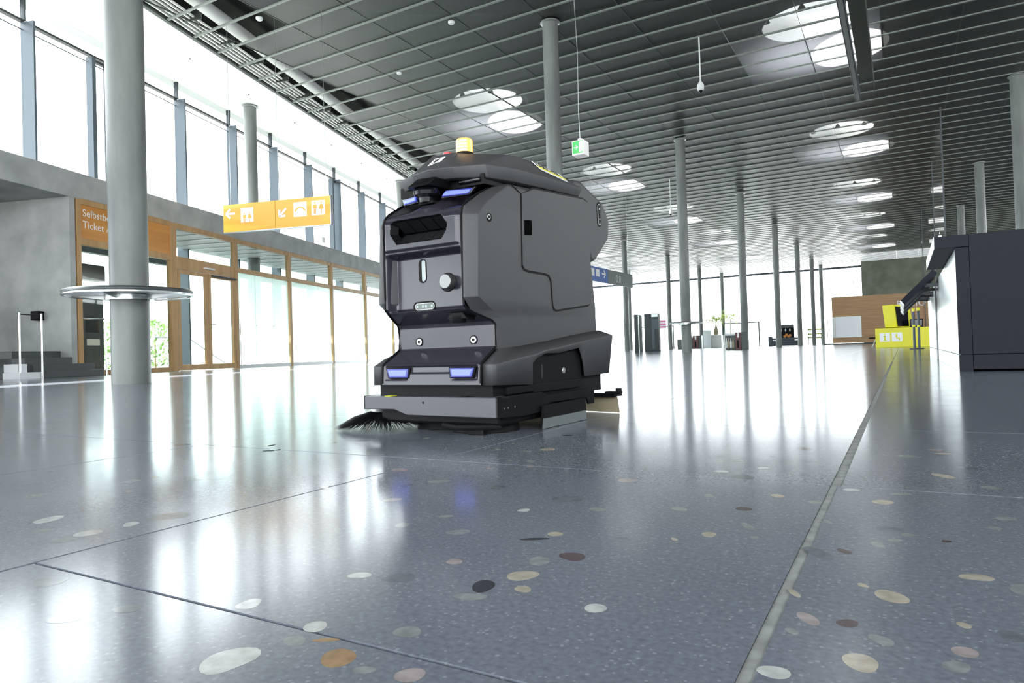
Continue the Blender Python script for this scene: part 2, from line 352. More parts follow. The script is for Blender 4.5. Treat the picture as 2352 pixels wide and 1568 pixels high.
# upper slab with round skylight holes
bm = bmesh.new()
def line_x(y, c=-16.0): return c - .31*y
Ylo, Yhi, Xhi = -22, 106.5, 18.5
slab = MB(); ys = sorted({Ylo, Yhi} | {round(y+d, 3) for _, y in SKY for d in (-2.4, 2.4)})
xs = sorted({round(x+d, 3) for x, _ in SKY for d in (-2.4, 2.4)} | {Xhi})
ZS = 12.5 - HC
for a, b_ in zip(ys[:-1], ys[1:]):
    seg = [x for x in xs if x > line_x(a) + .5 and x > line_x(b_)+.5]
    left = [(line_x(a)-1.5, a), (line_x(b_)-1.5, b_)]
    prev = None
    for x in seg:
        if prev is None: quad = [(left[0][0], a), (x, a), (x, b_), (left[1][0], b_)]; cxm = -999
        else: quad = [(prev, a), (x, a), (x, b_), (prev, b_)]; cxm = (prev + x)/2
        hole = [s for s in SKY if abs(s[0]-cxm) < .1 and abs(s[1]-(a+b_)/2) < .1]
        if hole:
            sx_, sy_ = hole[0]; n = 32; vs = []; fs = []
            for k in range(n):
                t = 2*PI*k/n + PI/n; c_, s_ = math.cos(t), math.sin(t); q = 2.4/max(abs(c_), abs(s_))
                vs += [(sx_+1.7*c_, sy_+1.7*s_, ZS), (sx_+q*c_, sy_+q*s_, ZS)]
            for k in range(n):
                l = (k+1) % n; fs.append((2*k, 2*k+1, 2*l+1, 2*l))
            for cxx in (-2.4, 2.4):
                for cyy in (-2.4, 2.4):
                    t0 = math.atan2(cyy, cxx) % (2*PI); k = int((t0 - PI/n)/(2*PI/n)) % n; l = (k+1) % n
                    vs.append((sx_+cxx, sy_+cyy, ZS)); fs.append((2*k+1, len(vs)-1, 2*l+1))
            slab.add(vs, fs)
        else: slab.add([(p[0], p[1], ZS) for p in quad], [(0,1,2,3)])
        prev = x
slab.build('upper_slab', M['slab'], ce)
# mesh panels, battens, rails
PX = 2.42; X0 = -9.95; PYs = 1.2; Y0 = 17.1
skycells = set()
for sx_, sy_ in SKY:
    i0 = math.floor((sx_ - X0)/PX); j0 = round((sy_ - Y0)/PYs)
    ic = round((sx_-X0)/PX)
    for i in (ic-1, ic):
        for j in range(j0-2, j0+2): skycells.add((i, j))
cells = []
for i in range(-18, 12):
    for j in range(-8, 75):
        x = X0 + PX*i; y = Y0 + PYs*j
        if x < line_x(y) + 1.0 or x+PX > Xhi: continue
        f = -.497*(x+1.2) + .868*(y+.6)
        if f < 2: continue
        cells.append((f, x, y, (i, j) in skycells))
cells.sort()
pan = None; wpan = None; mb = MB(); mw = MB()
vis = [c for c in cells if abs(.867*(c[1]+1.2)+.497*(c[2]+.6)) < .82*c[0] and c[2] > 9][:290]; vs_ = set(vis)
for c in cells:
    if c in vs_:
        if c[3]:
            o = MB().box(.02, PX-.02, .03, PYs-.03, 0, .012).build('lit_mesh_panel', M['meshlit'], ce) if wpan is None else wpan.copy()  # lit copy of the mesh panel, set below the skylights
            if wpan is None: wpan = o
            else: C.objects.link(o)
        elif pan is None: pan = MB().box(.02, PX-.02, .03, PYs-.03, 0, .012).build('mesh_panel', M['mesh'], ce); o = pan
        else: o = pan.copy(); C.objects.link(o)
        o.location = (c[1], c[2], 0)
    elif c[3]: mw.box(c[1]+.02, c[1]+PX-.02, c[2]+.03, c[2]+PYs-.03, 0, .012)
    else: mb.box(c[1]+.02, c[1]+PX-.02, c[2]+.03, c[2]+PYs-.03, 0, .012)
tag(mb.build('far_mesh_panels', M['mesh'], ce), kind='stuff'); tag(mw.build('far_lit_mesh_panels', M['meshlit'], ce), kind='stuff')
for j in range(-9, 76):
    y = Y0 + PYs*j
    xa = line_x(y) + .05
    MB().box(0, Xhi-xa, -.04, .04, -.038, .01).build('batten', M['batten'], ce, (xa, y, 0))
for i in range(-18, 12):
    x = X0 + PX*i; ya = max(5, (-16-x)/.31 + .3) if x < -16 else 5
    if ya < 100: MB().box(-.012, .012, 0, Yhi-ya-.5, -.012, .04).build('rail', M['rail'], ce, (x, ya, 0))
# slot diffusers and duct along the facade edge
for k in range(5):
    MB().box(3, 110, -.03, .03, 0, .06).build('slot_bar', M['soffit'], ce, wp(0, -.16-.14*k, .04+.03*k), RW)
ed = MB().box(-25, 112, -.10, .02, -.06, .10).build('edge_beam', M['rail'], ce, wp(0, .02), RW)
dt = MB().tube([(0, 0, 0), (108, 0, 0)], .22, 14).build('white_duct', M['soffit'], ce, wp(4, -1.15, .45), RW, smooth=True)
mb = MB()
for k in range(60): mb.box(4+1.75*k, 4.05+1.75*k, -1.0, .02, .08, .62)
tag(mb.build('hanger_plates', M['rail'], ce, wp(0, 0), RW), kind='stuff')
# white soffit strip
so = MB().add([tuple(wp(s, n, z)) for z in (0, .08) for (s, n) in ((-22, .0), (112, .0), (112, 3.6), (-22, 3.6))],
              [(0,1,2,3), (7,6,5,4), (0,4,5,1), (1,5,6,2), (2,6,7,3), (3,7,4,0)]).build('trim_1', M['soffit'], None, (0,0,HC))
tag(so, 'white concrete soffit strip above the clerestory windows', kind='structure')
MB().box(-25, 112, 1.1, 1.2, .07, 1.3).build('upstand', M['soffit'], so, wp(0,0), RW)
mb = MB()
for k in range(14): mb.cyl((6+3.6*k, 1.2), .035, -.02, 0, 10)
tag(mb.build('soffit_spots', M['darkmetal'], so, wp(0, 0), RW), kind='stuff')

# skylights
lampm = None
def make_lamp():
    e = empty('spotlight')
    MB().tube([(0,0,0),(0,0,-.28)], .012, 6).build('rod', M['darkmetal'], e)
    MB().lathe([(.001,-.25),(.05,-.27),(.13,-.40),(.135,-.42),(.12,-.41),(.001,-.36)], n=14).build('reflector', M['steel'], e, smooth=True)
    return e
rows = {}
for idx, (x, y) in enumerate(SKY):
    e = empty('skylight', (x, y, 12.5))
    sidew = {-2.65: 'of the right row', -17.05: 'of the middle row', -31.4: 'of the left row'}[x]
    nth = ['nearest', 'second', 'third', 'fourth', 'fifth', 'farthest'][(12.7, 28.1, 43.5, 58.9, 74.3, 89.7).index(y)]
    tag(e, 'round ceiling skylight, %s %s' % (nth, sidew), 'skylight', 'round skylights in the dark ceiling', 'structure')
    MB().lathe([(1.7, 0), (1.7, .55), (1.95, 1.15)], n=40).build('shaft', M['white'], e, smooth=True)
    MB().lathe([(1.7, -.06), (1.95, -.06), (1.95, 0), (1.7, 0)], n=40).build('ring', M['alu'], e)
    for a in range(10 if y < 80 else 6):
        t = 2*PI*a/(10 if y < 80 else 6) + .3
        p = (x+2.15*math.cos(t), y+2.15*math.sin(t), 12.5)
        if lampm is None: lampm = make_lamp(); L = lampm
        else: L = dup(lampm)
        L.location = p
        tag(L, 'small hanging spotlight around the %s skylight %s' % (nth, sidew), 'spotlight', 'spotlights around the %s skylight %s' % (nth, sidew))

# ------------------------------------------------------------------ left facade: clerestory
wi = None; bay = 3.28
def make_clere():
    e = empty('window_1')
    tag(e, kind='structure')
    MB().box(-.035, .035, -.42, .06, 0, 10.6).build('mullion', M['mullion'], e, bevel=.008)
    MB().box(-.03, .03, -.1, .06, 10.6, HC).build('upper_mullion', M['darkmetal'], e)
    MB().box(.035, bay-.035, -.09, .07, 10.59, 10.66).build('transom', M['darkmetal'], e)
    MB().box(.035, bay-.035, -.01, .01, 10.36, 10.39).build('glazing_bar', M['mullion'], e)
    MB().box(.035, bay-.035, -.006, .006, .1, 10.36).build('pane', M['cler'], e)
    MB().box(.035, bay-.035, -.006, .006, 10.66, HC).build('upper_pane', M['cler'], e)
    return e
NW = 0
for k in range(-8, 30):
    s = 11.9 + bay*k; NW += 1
    if wi is None: wi = make_clere(); o = wi
    else: o = dup(wi); 
    o.name = 'window_%d' % NW
    o.location = wp(s, 3.15); o.rotation_euler.z = RW
for s, h in ((14.27, .22), (31.0, .22), (47.4, .22)):
    NW += 1
    e = empty('window_%d' % NW, wp(s, 3.08), RW); tag(e, 'narrow opening casement beside a clerestory mullion', kind='structure')
    MB().box(-.12, .03, -.2, .05, 5.5, 10.5).build('casement_post', M['mullion'], e)
    MB().box(.60, .66, -.08, .05, 5.5, 10.5).box(.03, .60, -.08, .05, 10.42, 10.5).build('casement_frame', M['darkmetal'], e)
    for z in (6.3, 8.1, 9.6): MB().cyl((0,0), .03, z, z+.12, 8).build('hinge', M['steel'], e, (.60, -.1, 0))
# concrete beam / vestibule roof
bmx = MB().box(-24, 112, 0, 3.05, 4.78, 5.49).build('trim_2', M['concrete'], None, wp(0, 0), RW, bevel=.015)
tag(bmx, 'long concrete beam over the timber-framed glazing', kind='structure')
ves = MB().box(10.6, 100, .25, 3.0, 4.70, 4.775).build('trim_3', M['white'], None, wp(0,0), RW)
tag(ves, 'white ceiling of the entrance vestibule behind the glazing', kind='structure')
for k in range(24): MB().box(0, .10, .35, 2.8, -.03, 0).build('light_slot', M['alu'], ves, (12.2+.9*k, 0, 4.70))
hd = MB().box(10.6, 100, 2.86, 3.1, 3.95, 4.25).build('trim_4', M['mullion'], None, wp(0,0), RW); tag(hd, 'dark head transom of the outer entrance facade', kind='structure')
# timber glazing bays: s positions of posts
posts = [10.52, 14.22, 17.5, 21.2, 24.92, 28.65] + [28.65 + 3.7*k for k in range(1, 19)]
def post(e, x, w_=.24, z0=0, z1=4.78): return MB().box(x-w_/2, x+w_/2, -.02, .16, z0, z1).build('post', M['wood'], e, bevel=.006)
wn = 40
for k in range(2, len(posts)-1):
    wn += 1; L = posts[k+1]-posts[k]
    e = empty('window_%d' % wn, wp(posts[k], 0), RW); tag(e, kind='structure')
    post(e, 0, .17)
    MB().box(.085, L-.085, 0, .14, 3.55, 3.72).build('transom', M['wood'], e, bevel=.006)
    MB().box(.085, L-.085, 0, .14, 4.62, 4.78).build('head', M['wood'], e, bevel=.006)
    MB().box(.05, L-.05, -.01, .15, 0, .13).build('sill', M['alu'], e)
    for q in range(3):
        a = .085 + (L-.17)/3*q + .012; b_ = .085 + (L-.17)/3*(q+1) - .012
        MB().box(a, b_, .06, .075, .13, 3.55).build('frosted_pane', M['frost'], e)
        MB().box(a, b_, .06, .07, 3.72, 4.62).build('clear_pane', M['clear'], e)
        if k < 7: 
            for z in (1.62,): MB().cyl((0, 0), .02, .03, .062, 8, 'y').build('glass_clamp', M['steel'], e, (a, 0, z))
# bay A: ticket machine window under the orange board
wn += 1
e = empty('window_%d' % wn, wp(10.52, 0), RW); tag(e, 'timber framed window below the orange lettered board', kind='structure')
post(e, .07, .14)
MB().box(.14, 3.6, 0, .14, 3.55, 3.74).build('transom', M['wood'], e, bevel=.006)
MB().box(.14, 3.6, 0, .14, 4.65, 4.82).build('head', M['wood'], e, bevel=.006)
MB().box(.14, 3.6, 0, .14, 0, .14).build('sill', M['wood'], e, bevel=.006)
MB().box(.14, 3.6, .07, .085, .14, 3.55).build('pane', M['clear'], e)
brd = MB().box(.14, 3.59, .02, .06, 3.72, 4.67).build('lettered_board', M['orangeboard'], None, wp(10.52, 0), RW)
tag(brd, 'orange board with white lettering above the ticket window', 'sign')
text('lettering', 'Selbstbedienung', .285, M['signwhite'], (.22, .015, 4.34), (PI/2, 0, 0), brd)
text('lettering', 'Ticket Automaten', .285, M['signwhite'], (.22, .015, 4.02), (PI/2, 0, 0), brd)
# bay B: door
e = empty('window_%d' % (wn+1), wp(14.22, 0), RW); tag(e, 'clear fanlight window above the timber double door', kind='structure')
post(e, .0, .26); 
MB().box(.13, 3.2, 0, .14, 3.32, 3.72).build('transom', M['wood'], e, bevel=.006)
MB().box(.13, 3.2, 0, .14, 4.62, 4.80).build('head', M['wood'], e, bevel=.006)
MB().box(.13, 3.2, .06, .07, 3.72, 4.62).build('clear_pane', M['clear'], e)
MB().box(1.45, 1.95, -.08, 0, 3.45, 3.5).build('door_sensor', M['whitegloss'], e)
def leaf(name, x0, x1, hs):
    d = empty(name, wp(14.22+x0, 0), RW); tag(d, kind='structure')
    L = x1-x0
    MB().box(0, .14, -.01, .08, .02, 3.3).build('stile', M['wood'], d, bevel=.005); MB().box(L-.14, L, -.01, .08, .02, 3.3).build('stile', M['wood'], d, bevel=.005)
    MB().box(.14, L-.14, -.01, .08, .02, .2).build('bottom_rail', M['wood'], d, bevel=.005); MB().box(.14, L-.14, -.01, .08, 3.18, 3.3).build('top_rail', M['wood'], d, bevel=.005)
    MB().box(.14, L-.14, .03, .04, .2, 3.18).build('pane', M['clear'], d)
    if hs: 
        h = MB().tube([(.08, -.02, 1.55), (.08, -.09, 1.55), (.26, -.09, 1.55)], .014, 8).build('door_handle', M['steel'], d)
        MB().box(.14, L, -.09, -.02, 3.22, 3.27).build('door_closer', M['darkmetal'], d)
    return d
leaf('door_1', .15, 1.66, False); tag(bpy.data.objects['door_1'], 'left leaf of the timber and glass double door')
leaf('door_2', 1.68, 3.19, True); tag(bpy.data.objects['door_2'], 'right leaf of the timber and glass double door, with lever handle')
g = MB().tube([(3.36, -.09, .1), (3.36, -.09, 2.45)], .03, 10).build('floor_standing_pull_bar', M['steel'], None, wp(14.22, 0), RW, smooth=True)
tag(g, 'tall vertical steel bar beside the timber double door', 'bar')
# outside: ground, bushes, info post, railing
gr = MB().add([tuple(wp(-40, 3.3, -.02)), tuple(wp(150, 3.3, -.02)), tuple(wp(150, 90, -.02)), tuple(wp(-40, 90, -.02))], [(0,1,2,3)]).build('ground', M['paving'])
tag(gr, 'pale sunlit paving outside the glazed facade', kind='structure')
gr2 = MB().box(-80, 60, 107.2, 260, -.05, -.02).build('ground_beyond', M['paving']); tag(gr2, 'pale paving outside the far glass facade', kind='structure')
gr3 = MB().box(-90, 60, -120, -30.2, -.05, -.02).build('ground_behind', M['paving']); tag(gr3, 'pale paving outside behind the camera', kind='structure')
random.seed(3)
def bush(s, n, r, h, lab):
    mb = MB()
    for k in range(700):
        a = random.uniform(0, 2*PI); q = random.random()**.5*r; z = random.uniform(.1, h); q *= math.sin(PI*min(1, .15+.85*z/h))**.5
        p = Vector((q*math.cos(a), q*math.sin(a), z)); d = Vector((random.uniform(-1,1), random.uniform(-1,1), random.uniform(-1,1))).normalized()*.16
        e_ = d.cross(Vector((random.random(), random.random(), 1))).normalized()*.07
        mb.add([p-d, p+e_, p+d, p-e_], [(0,1,2,3)])
    e = empty('bush', wp(s, n, 0)); tag(e, lab, 'bush', 'bushes outside the facade')
    mb.build('foliage', M['bush'], e); MB().tube([(0,0,-.02),(0,0,h*.6)], .05, 6).build('stem', M['wood'], e)
bush(18.5, 9, 1.5, 2.6, 'light green bush seen through the glass left of the large column')
bush(23.5, 11, 1.7, 2.4, 'light green bush seen through the glass right of the large column')
bush(27.5, 12, 1.8, 2.6, 'light green bush seen through the left door leaf')
e = empty('info_post', wp(19.2, 6.2), RW); tag(e, 'dark rectangular post standing outside the left door leaf', 'post')
MB().box(-.22, .22, -.15, .15, -.02, 2.2).build('body', M['darkmetal'], e, bevel=.02); MB().box(-.1, .1, -.16, -.15, 1.5, 1.9).build('display', M['cubewhite'], e)
e = empty('outdoor_railing', wp(20.6, 4.5), RW); tag(e, 'thin metal stair railing outside the right door leaf', 'railing')
MB().tube([(-2, 0, 1.3), (0, 0, 1.3), (2.4, 0, .2)], .025, 8).build('handrail', M['brushed'], e)
for x in (-1.8, 0, 1.0): MB().tube([(x, 0, -.02), (x, 0, 1.3-max(0, x)*.46)], .018, 6).build('baluster', M['brushed'], e)
# dark structure seen through the ticket window
for i, (s, n) in enumerate(((11.6, 2.4), (13.4, 2.6))):
    e = empty('ticket_machine', wp(s, n), RW); tag(e, 'dark ticket machine cabinet behind the %s part of the ticket window' % ('left', 'right')[i], 'ticket machine', 'ticket machines')
    MB().box(-.5, .35, -.35, .35, 0, 2.4).build('cabinet', M['darkmetal'], e, bevel=.02)
    MB().box(-.35, .15, -.36, -.35, 1.3, 1.8).build('screen', M['blackgloss'], e); MB().box(-.35, .15, -.37, -.35, .9, 1.1).build('card_slot', M['alu'], e)
vb = MB().box(10.7, 14.1, 2.5, 2.9, 3.0, 3.5).build('trim_5', M['darkmetal'], None, wp(0,0), RW); tag(vb, 'dark beam inside the ticket vestibule', kind='structure')
vb = MB().box(10.52, 10.64, .2, 3.0, 0, 4.7).build('wall_ticket_vestibule', M['darkmetal'], None, wp(0,0), RW); tag(vb, 'dark side wall inside the ticket vestibule', kind='structure')
# alcove left
al = MB().box(10.30, 10.48, 0, 7, 0, 4.78).build('wall_left_alcove', M['concrete'], None, wp(0,0), RW); tag(al, 'bare concrete side wall of the stair alcove', kind='structure')
al = MB().box(4, 10.3, 7, 7.2, 0, 4.78).build('wall_left_back', M['skyroom'], None, wp(0,0), RW); tag(al, kind='structure')
al = MB().box(-24, 10.3, .6, 7, 4.86, 4.95).build('ceiling_alcove', M['skyroom'], None, wp(0,0), RW); tag(al, kind='structure')
al2 = MB().box(-24, 10.48, 3.05, 7.2, 4.95, 5.3).build('roof_alcove', M['concrete'], None, wp(0,0), RW); tag(al2, kind='structure')
e = empty('alcove_ceiling_light', wp(8.0, 1.9, 4.78), RW); tag(e, 'recessed rectangular light in the alcove ceiling', 'ceiling light')
MB().box(-.5, .5, -.2, .2, 0, .08).build('frame', M['darkmetal'], e); MB().box(-.42, .42, -.14, .14, -.03, 0).build('diffuser', M['white'], e)
st = empty('steps', wp(9.0, -.6), RW); tag(st, 'four dark stone steps rising into the concrete alcove', 'steps')
for k, (xr, n0, n1) in enumerate(((1.72, 0, .58), (1.72, .30, .58), (1.28, .56, 2.2), (1.28, .94, 2.2))): MB().box(-.1, xr, n0, n1, 0 if k < 2 else .0, .17*(k+1)).build('step', M['stair'], st, bevel=.008)
bk = MB().box(0, .62, 0, .5, 0, .16).build('step_end_block', M['whitegloss'], None, wp(8.25, -.62), RW, bevel=.005); tag(bk, 'low pale block at the left end of the dark steps', 'block')
bk = MB().box(0, .25, 0, .4, .16, .36).build('step_end_block', M['whitegloss'], None, wp(8.3, -.5), RW, bevel=.005); tag(bk, 'small pale cube standing on the low block by the steps', 'block')
e = empty('barrier_gate', wp(8.22, -.66), RW); tag(e, 'steel tube gate frame in front of the steps', 'gate')
for x, z0 in ((0, .16), (.58, 0)): MB().tube([(x, 0, z0), (x, 0, 1.56)], .022, 10).build('post', M['steel'], e, smooth=True)
MB().tube([(0, 0, 1.52), (.58, 0, 1.52)], .014, 8).build('top_rail', M['darkmetal'], e)
e = empty('handrail', wp(10.85, -.55), RW); tag(e, 'steel handrail at the right side of the dark steps', 'handrail')
MB().tube([(0, 0, 0), (0, 0, 1.55)], .022, 10).build('post', M['steel'], e, smooth=True); MB().tube([(0, 0, 1.52), (-.35, 1.4, 1.56)], .02, 8).build('rail', M['steel'], e)
MB().cyl((0,0), .05, 0, .02, 12).build('foot_plate', M['steel'], e)
sp = empty('wall_speaker', wp(10.3, 1.0, 1.62), RW); tag(sp, 'small black box fixed on the alcove wall above the steps', 'speaker')
MB().box(-.2, 0, -.15, .1, -.1, .14).build('box', M['black'], sp, bevel=.02); MB().box(-.02, .01, -.05, .02, -.05, .05).build('bracket', M['darkmetal'], sp)
e = empty('reception_desk', wp(6.2, -.1), RW); tag(e, 'wood fronted desk on a pale plinth at the left edge', 'desk')
MB().box(0, 2.02, .02, .8, 0, .5).build('plinth', M['concrete'], e, bevel=.01); MB().box(0, 2.0, .08, .8, .5, .57).build('shadow_gap', M['black'], e)
MB().box(0, 2.02, 0, .8, .57, 1.5).build('front_board', M['woodh'], e, bevel=.01); MB().box(0, 1.9, .3, .8, 1.5, 1.9).build('back_screen', M['skyroom'], e, bevel=.06)

# ------------------------------------------------------------------ far facade (Y = 106) and other walls
fe = empty('window_80', (0, 106, 0)); tag(fe, 'fully glazed far facade of the hall', kind='structure')
MB().box(-49, -4.6, -.1, .1, 10.55, 10.85).build('transom', M['mullion'], fe)
k = -49
while k < -4.6:
    MB().box(k-.03, k+.03, -.12, .04, 0, HC).build('mullion', M['alu'], fe); MB().box(k+.03, k+3.57, -.006, .006, .05, 10.55).build('pane', M['cler'], fe); k += 3.6
for x in (-8.6, -5.6): MB().box(x-.04, x+.04, -.2, 0, 0, 10).build('frame_post', M['white'], fe)
MB().box(-8.6, -5.6, -.2, -.1, 7.2, 7.26).build('frame_rail', M['white'], fe)
ow = MB().box(-4.6, 18.5, 105.6, 106, 0, HC).build('wall_far', M['olive']); tag(ow, 'olive-grey concrete block of the far wall behind the timber wall', kind='structure')
rg = empty('window_82', (18.5, 0, 0), 0); tag(rg, 'unseen corner opening behind the camera, added to light the robot', kind='structure')  # unseen opening, added so sky light falls in from behind right
for k in range(4): MB().box(-.1, .1, -22+5*k, -21.8+5*k, 0, HC).build('mullion', M['mullion'], rg)  # bars of the added unseen corner opening
rg = empty('window_83', (18.5, 0, 0), 0); tag(rg, 'unseen high opening along the right side, added as fill light', kind='structure')  # unseen band, opened to brighten surfaces that face right
for k in range(22): MB().box(-.1, .1, -6+5.1*k, -5.8+5.1*k, 8.4, HC).build('mullion', M['mullion'], rg)  # bars of the added unseen high opening
rg = MB().box(18.5, 18.9, -6, 106, 0, 8.4).build('wall_right', M['concrete']); tag(rg, 'concrete wall on the right side of the hall', kind='structure')
bk = empty('window_81', (0, -22, 0)); tag(bk, 'unseen open facade behind the camera, shaped to light the robot', kind='structure')  # unseen side, left open so sky light reaches the robot front
for k in range(8):
    MB().box(-14+4*k-.1, -14+4*k+.1, -.15, .15, 0, HC).build('mullion', M['mullion'], bk)  # bars of the added unseen facade
MB().box(-16, 18.5, -.15, .15, 5, 5.4).build('transom', M['mullion'], bk)  # cross bar of the added unseen facade
gr4 = MB().box(19, 80, -30, 107, -.05, -.02).build('ground_right', M['paving']); tag(gr4, kind='structure')

# ------------------------------------------------------------------ round columns
def column(x, y, lab, r=.26, cap=True):
    e = empty('column', (x, y, 0)); tag(e, lab, 'column', 'round concrete columns', 'thing')
    mb = MB(); 
    mb.lathe([(r, 0), (r, 2), (r, 5), (r, 8), (r, HC-.04)], n=40); mb.build('shaft', M['column'], e, smooth=True)
    if cap: MB().lathe([(r+.001, HC-.10), (r+.07, HC-.08), (r+.07, HC-.05), (r+.001, HC-.04)], n=32).build('collar', M['alu'], e, smooth=True)
    return e
column(-9.87, 5.92, 'thickest nearest concrete column, with the round ledge table, at the left')
column(-9.85, 20.4, 'tall concrete column rising directly behind the robot')
column(-9.85, 35.7, 'concrete column with a ring table, right of the robot in mid hall')
column(-9.85, 51.1, 'concrete column behind the maroon drinks cooler')
column(-9.85, 66.6, 'concrete column touching the left end of the dark bench display')
column(-9.85, 81.8, 'concrete column in front of the right end of the dark bench display')
column(-9.85, 95.8, 'slim concrete column just left of the end column by the timber wall')
column(-9.6, 104.6, 'farthest slim concrete column left of the timber wall')
column(-24.2, 20.0, 'concrete column behind the orange hanging sign, before the clerestory windows')
column(-27.2, 33.9, 'concrete column partly hidden behind the left edge of the robot top')
column(-24.2, 65.7, 'concrete column by the blue hanging sign, right of the robot')
column(-24.2, 80.6, 'concrete column beside the pink sign')
column(-24.2, 95.3, 'slim concrete column left of the white planters')
column(-23.2, 104.5, 'slim concrete column standing behind the palm')
column(-34.5, 95.3, 'pale slim column at the far glass just right of the robot')
column(4.55, 35.4, 'concrete column at the right edge above the anthracite counter')
column(4.55, 51.6, 'second concrete column above the anthracite counter top')
column(4.55, 67.2, 'third and smallest concrete column above the anthracite counter top')
def ring_table(x, y, z, lab, part=.85):
    e = empty('ring_table', (x, y, 0)); tag(e, lab, 'table', 'round ledge tables on columns')
    MB().lathe([(.31, z-.03), (.80, z-.025), (.85, z-.005), (.86, z+.01), (.845, z+.03), (.30, z+.03)], n=64).build('table_top', M['brushed'], e, smooth=True)
    MB().lathe([(.262, z-.11), (.33, z-.11), (.33, z-.04), (.262, z-.03)], n=40).build('clamp_ring', M['steel'], e, smooth=True)
    for k in range(4):
        a = PI/2*k+.5; c_, s_ = math.cos(a), math.sin(a)
        MB().prism([(.33, -.10), (.75, -.035), (.33, -.03)], -.012, .012, 'y').build('bracket', M['brushed'], e, (0, 0, z), a)
    MB().lathe([(.82, z-.055), (.86, z-.05), (.86, z-.03), (.82, z-.03)], n=64).build('edge_trim', M['steel'], e, smooth=True)
    return e
ring_table(-9.87, 5.92, 1.34, 'round steel ledge table around the nearest column')
ring_table(-9.85, 35.7, 1.56, 'round steel ledge table around the column right of the robot')

# ------------------------------------------------------------------ orange hanging sign
SG = M['signyellow']
sg = empty('hanging_sign', (-18.73, 14.635, 0), math.atan2(.274, .962)); tag(sg, 'orange hanging sign with white toilet and arrow pictograms', 'sign')
MB().box(-.25, 1.64, -.05, .05, 4.44, 5.33).build('sign_panel', SG, sg, bevel=.004); MB().box(1.65, 3.58, -.05, .05, 4.44, 5.33).build('sign_panel', SG, sg, bevel=.004)
MB().box(3.58, 3.60, -.055, .055, 4.43, 5.34).box(-.25, 3.58, -.052, .052, 4.41, 4.44).build('edge_profile', M['alu'], sg)
for x in (0, 1.75, 3.42): MB().tube([(x, 0, 5.33), (x, 0, HC)], .006, 5).build('cable', M['brushed'], sg)
def arrow(mb, x, z, ang, L=.36, y=-.056, w_=.035):
    def seg(p, q):
        d = Vector((q[0]-p[0], q[1]-p[1])).normalized(); n = Vector((-d.y, d.x))*w_
        mb.prism([(p[0]+n.x, p[1]+n.y), (q[0]+n.x, q[1]+n.y), (q[0]-n.x, q[1]-n.y), (p[0]-n.x, p[1]-n.y)], y-.002, y, 'y')
    c_, s_ = math.cos(ang), math.sin(ang); R_ = lambda a, b_: (x+a*c_-b_*s_, z+a*s_+b_*c_)
    seg(R_(-L*.45, 0), R_(L*.5, 0)); seg(R_(L*.5, 0), R_(L*.05, L*.4)); seg(R_(L*.5, 0), R_(L*.05, -L*.4))
mb = MB(); arrow(mb, .03, 5.03, PI); mb.build('arrow', M['signwhite'], sg)
mb = MB(); arrow(mb, 1.92, 4.93, PI*1.25); mb.build('arrow', M['signwhite'], sg)
def man(mb, x, z, h, woman=False, y=-.06, cut=0):
    u = h/10.
    mb.cyl((x, z+9.1*u), .75*u, y-.002, y, 12, 'y')
    if woman: mb.prism([(x-1.0*u, z+7.8*u), (x+1.0*u, z+7.8*u), (x+2.2*u, z+3.8*u), (x-2.2*u, z+3.8*u)], y-.002, y, 'y'); mb.prism([(x-.35*u, z+3.8*u), (x+.35*u, z+3.8*u), (x+.35*u, z+cut), (x-.35*u, z+cut)], y-.002, y, 'y')
    else:
        mb.prism([(x-1.7*u, z+7.8*u), (x+1.7*u, z+7.8*u), (x+1.7*u, z+4.6*u), (x-1.7*u, z+4.6*u)], y-.002, y, 'y')
        for q in (-.6, .6): mb.prism([(x+(q-.35)*u, z+4.6*u), (x+(q+.35)*u, z+4.6*u), (x+(q+.35)*u, z+cut), (x+(q-.35)*u, z+cut)], y-.002, y, 'y')
for i, (x0, z0) in enumerate(((.40, 4.72), (2.3, 4.75), (2.93, 4.75))):
    MB().box(x0, x0+.46, -.054, -.05, z0, z0+.46).build('pictogram_plate', M['signwhite'], sg)
mb = MB(); man(mb, .53, 4.72, .3); man(mb, .72, 4.72, .32, True); man(mb, 3.05, 4.79, .38); man(mb, 3.27, 4.79, .38, True)
mb.prism([(2.33,4.93),(2.38,4.91),(2.44,4.99),(2.53,5.035),(2.62,4.99),(2.69,4.91),(2.73,4.93),(2.66,5.02),(2.53,5.075),(2.40,5.02)], -.058, -.054, 'y')
mb.build('pictogram', SG, sg)
# blue hanging sign right of the robot (seen on its long side)
bs = empty('hanging_sign', (-16.1, 38.3, 0), PI/2-.02); tag(bs, 'blue and grey hanging gate sign right of the robot', 'sign')
MB().box(-1.0, 2.1, -.06, .06, 4.44, 5.33).build('blue_panel', M['signblue'], bs); MB().box(2.11, 6.4, -.06, .06, 4.44, 5.33).build('grey_panel', M['signgrey'], bs)
MB().box(.2, .75, -.066, -.06, 4.75, 5.2).build('pictogram_plate', M['signwhite'], bs); MB().box(-.5, .0, -.066, -.06, 4.75, 5.2).build('pictogram_plate', M['signwhite'], bs)
mb = MB(); arrow(mb, 1.4, 4.98, 0, .6, -.066, .05); mb.build('arrow', M['signwhite'], bs)
text('lettering', '0.0', .7, M['brushed'], (3.4, -.066, 4.6), (PI/2, 0, 0), bs)
for x in (0, 5.8): MB().tube([(x, 0, 5.33), (x, 0, HC)], .008, 5).build('cable', M['brushed'], bs)

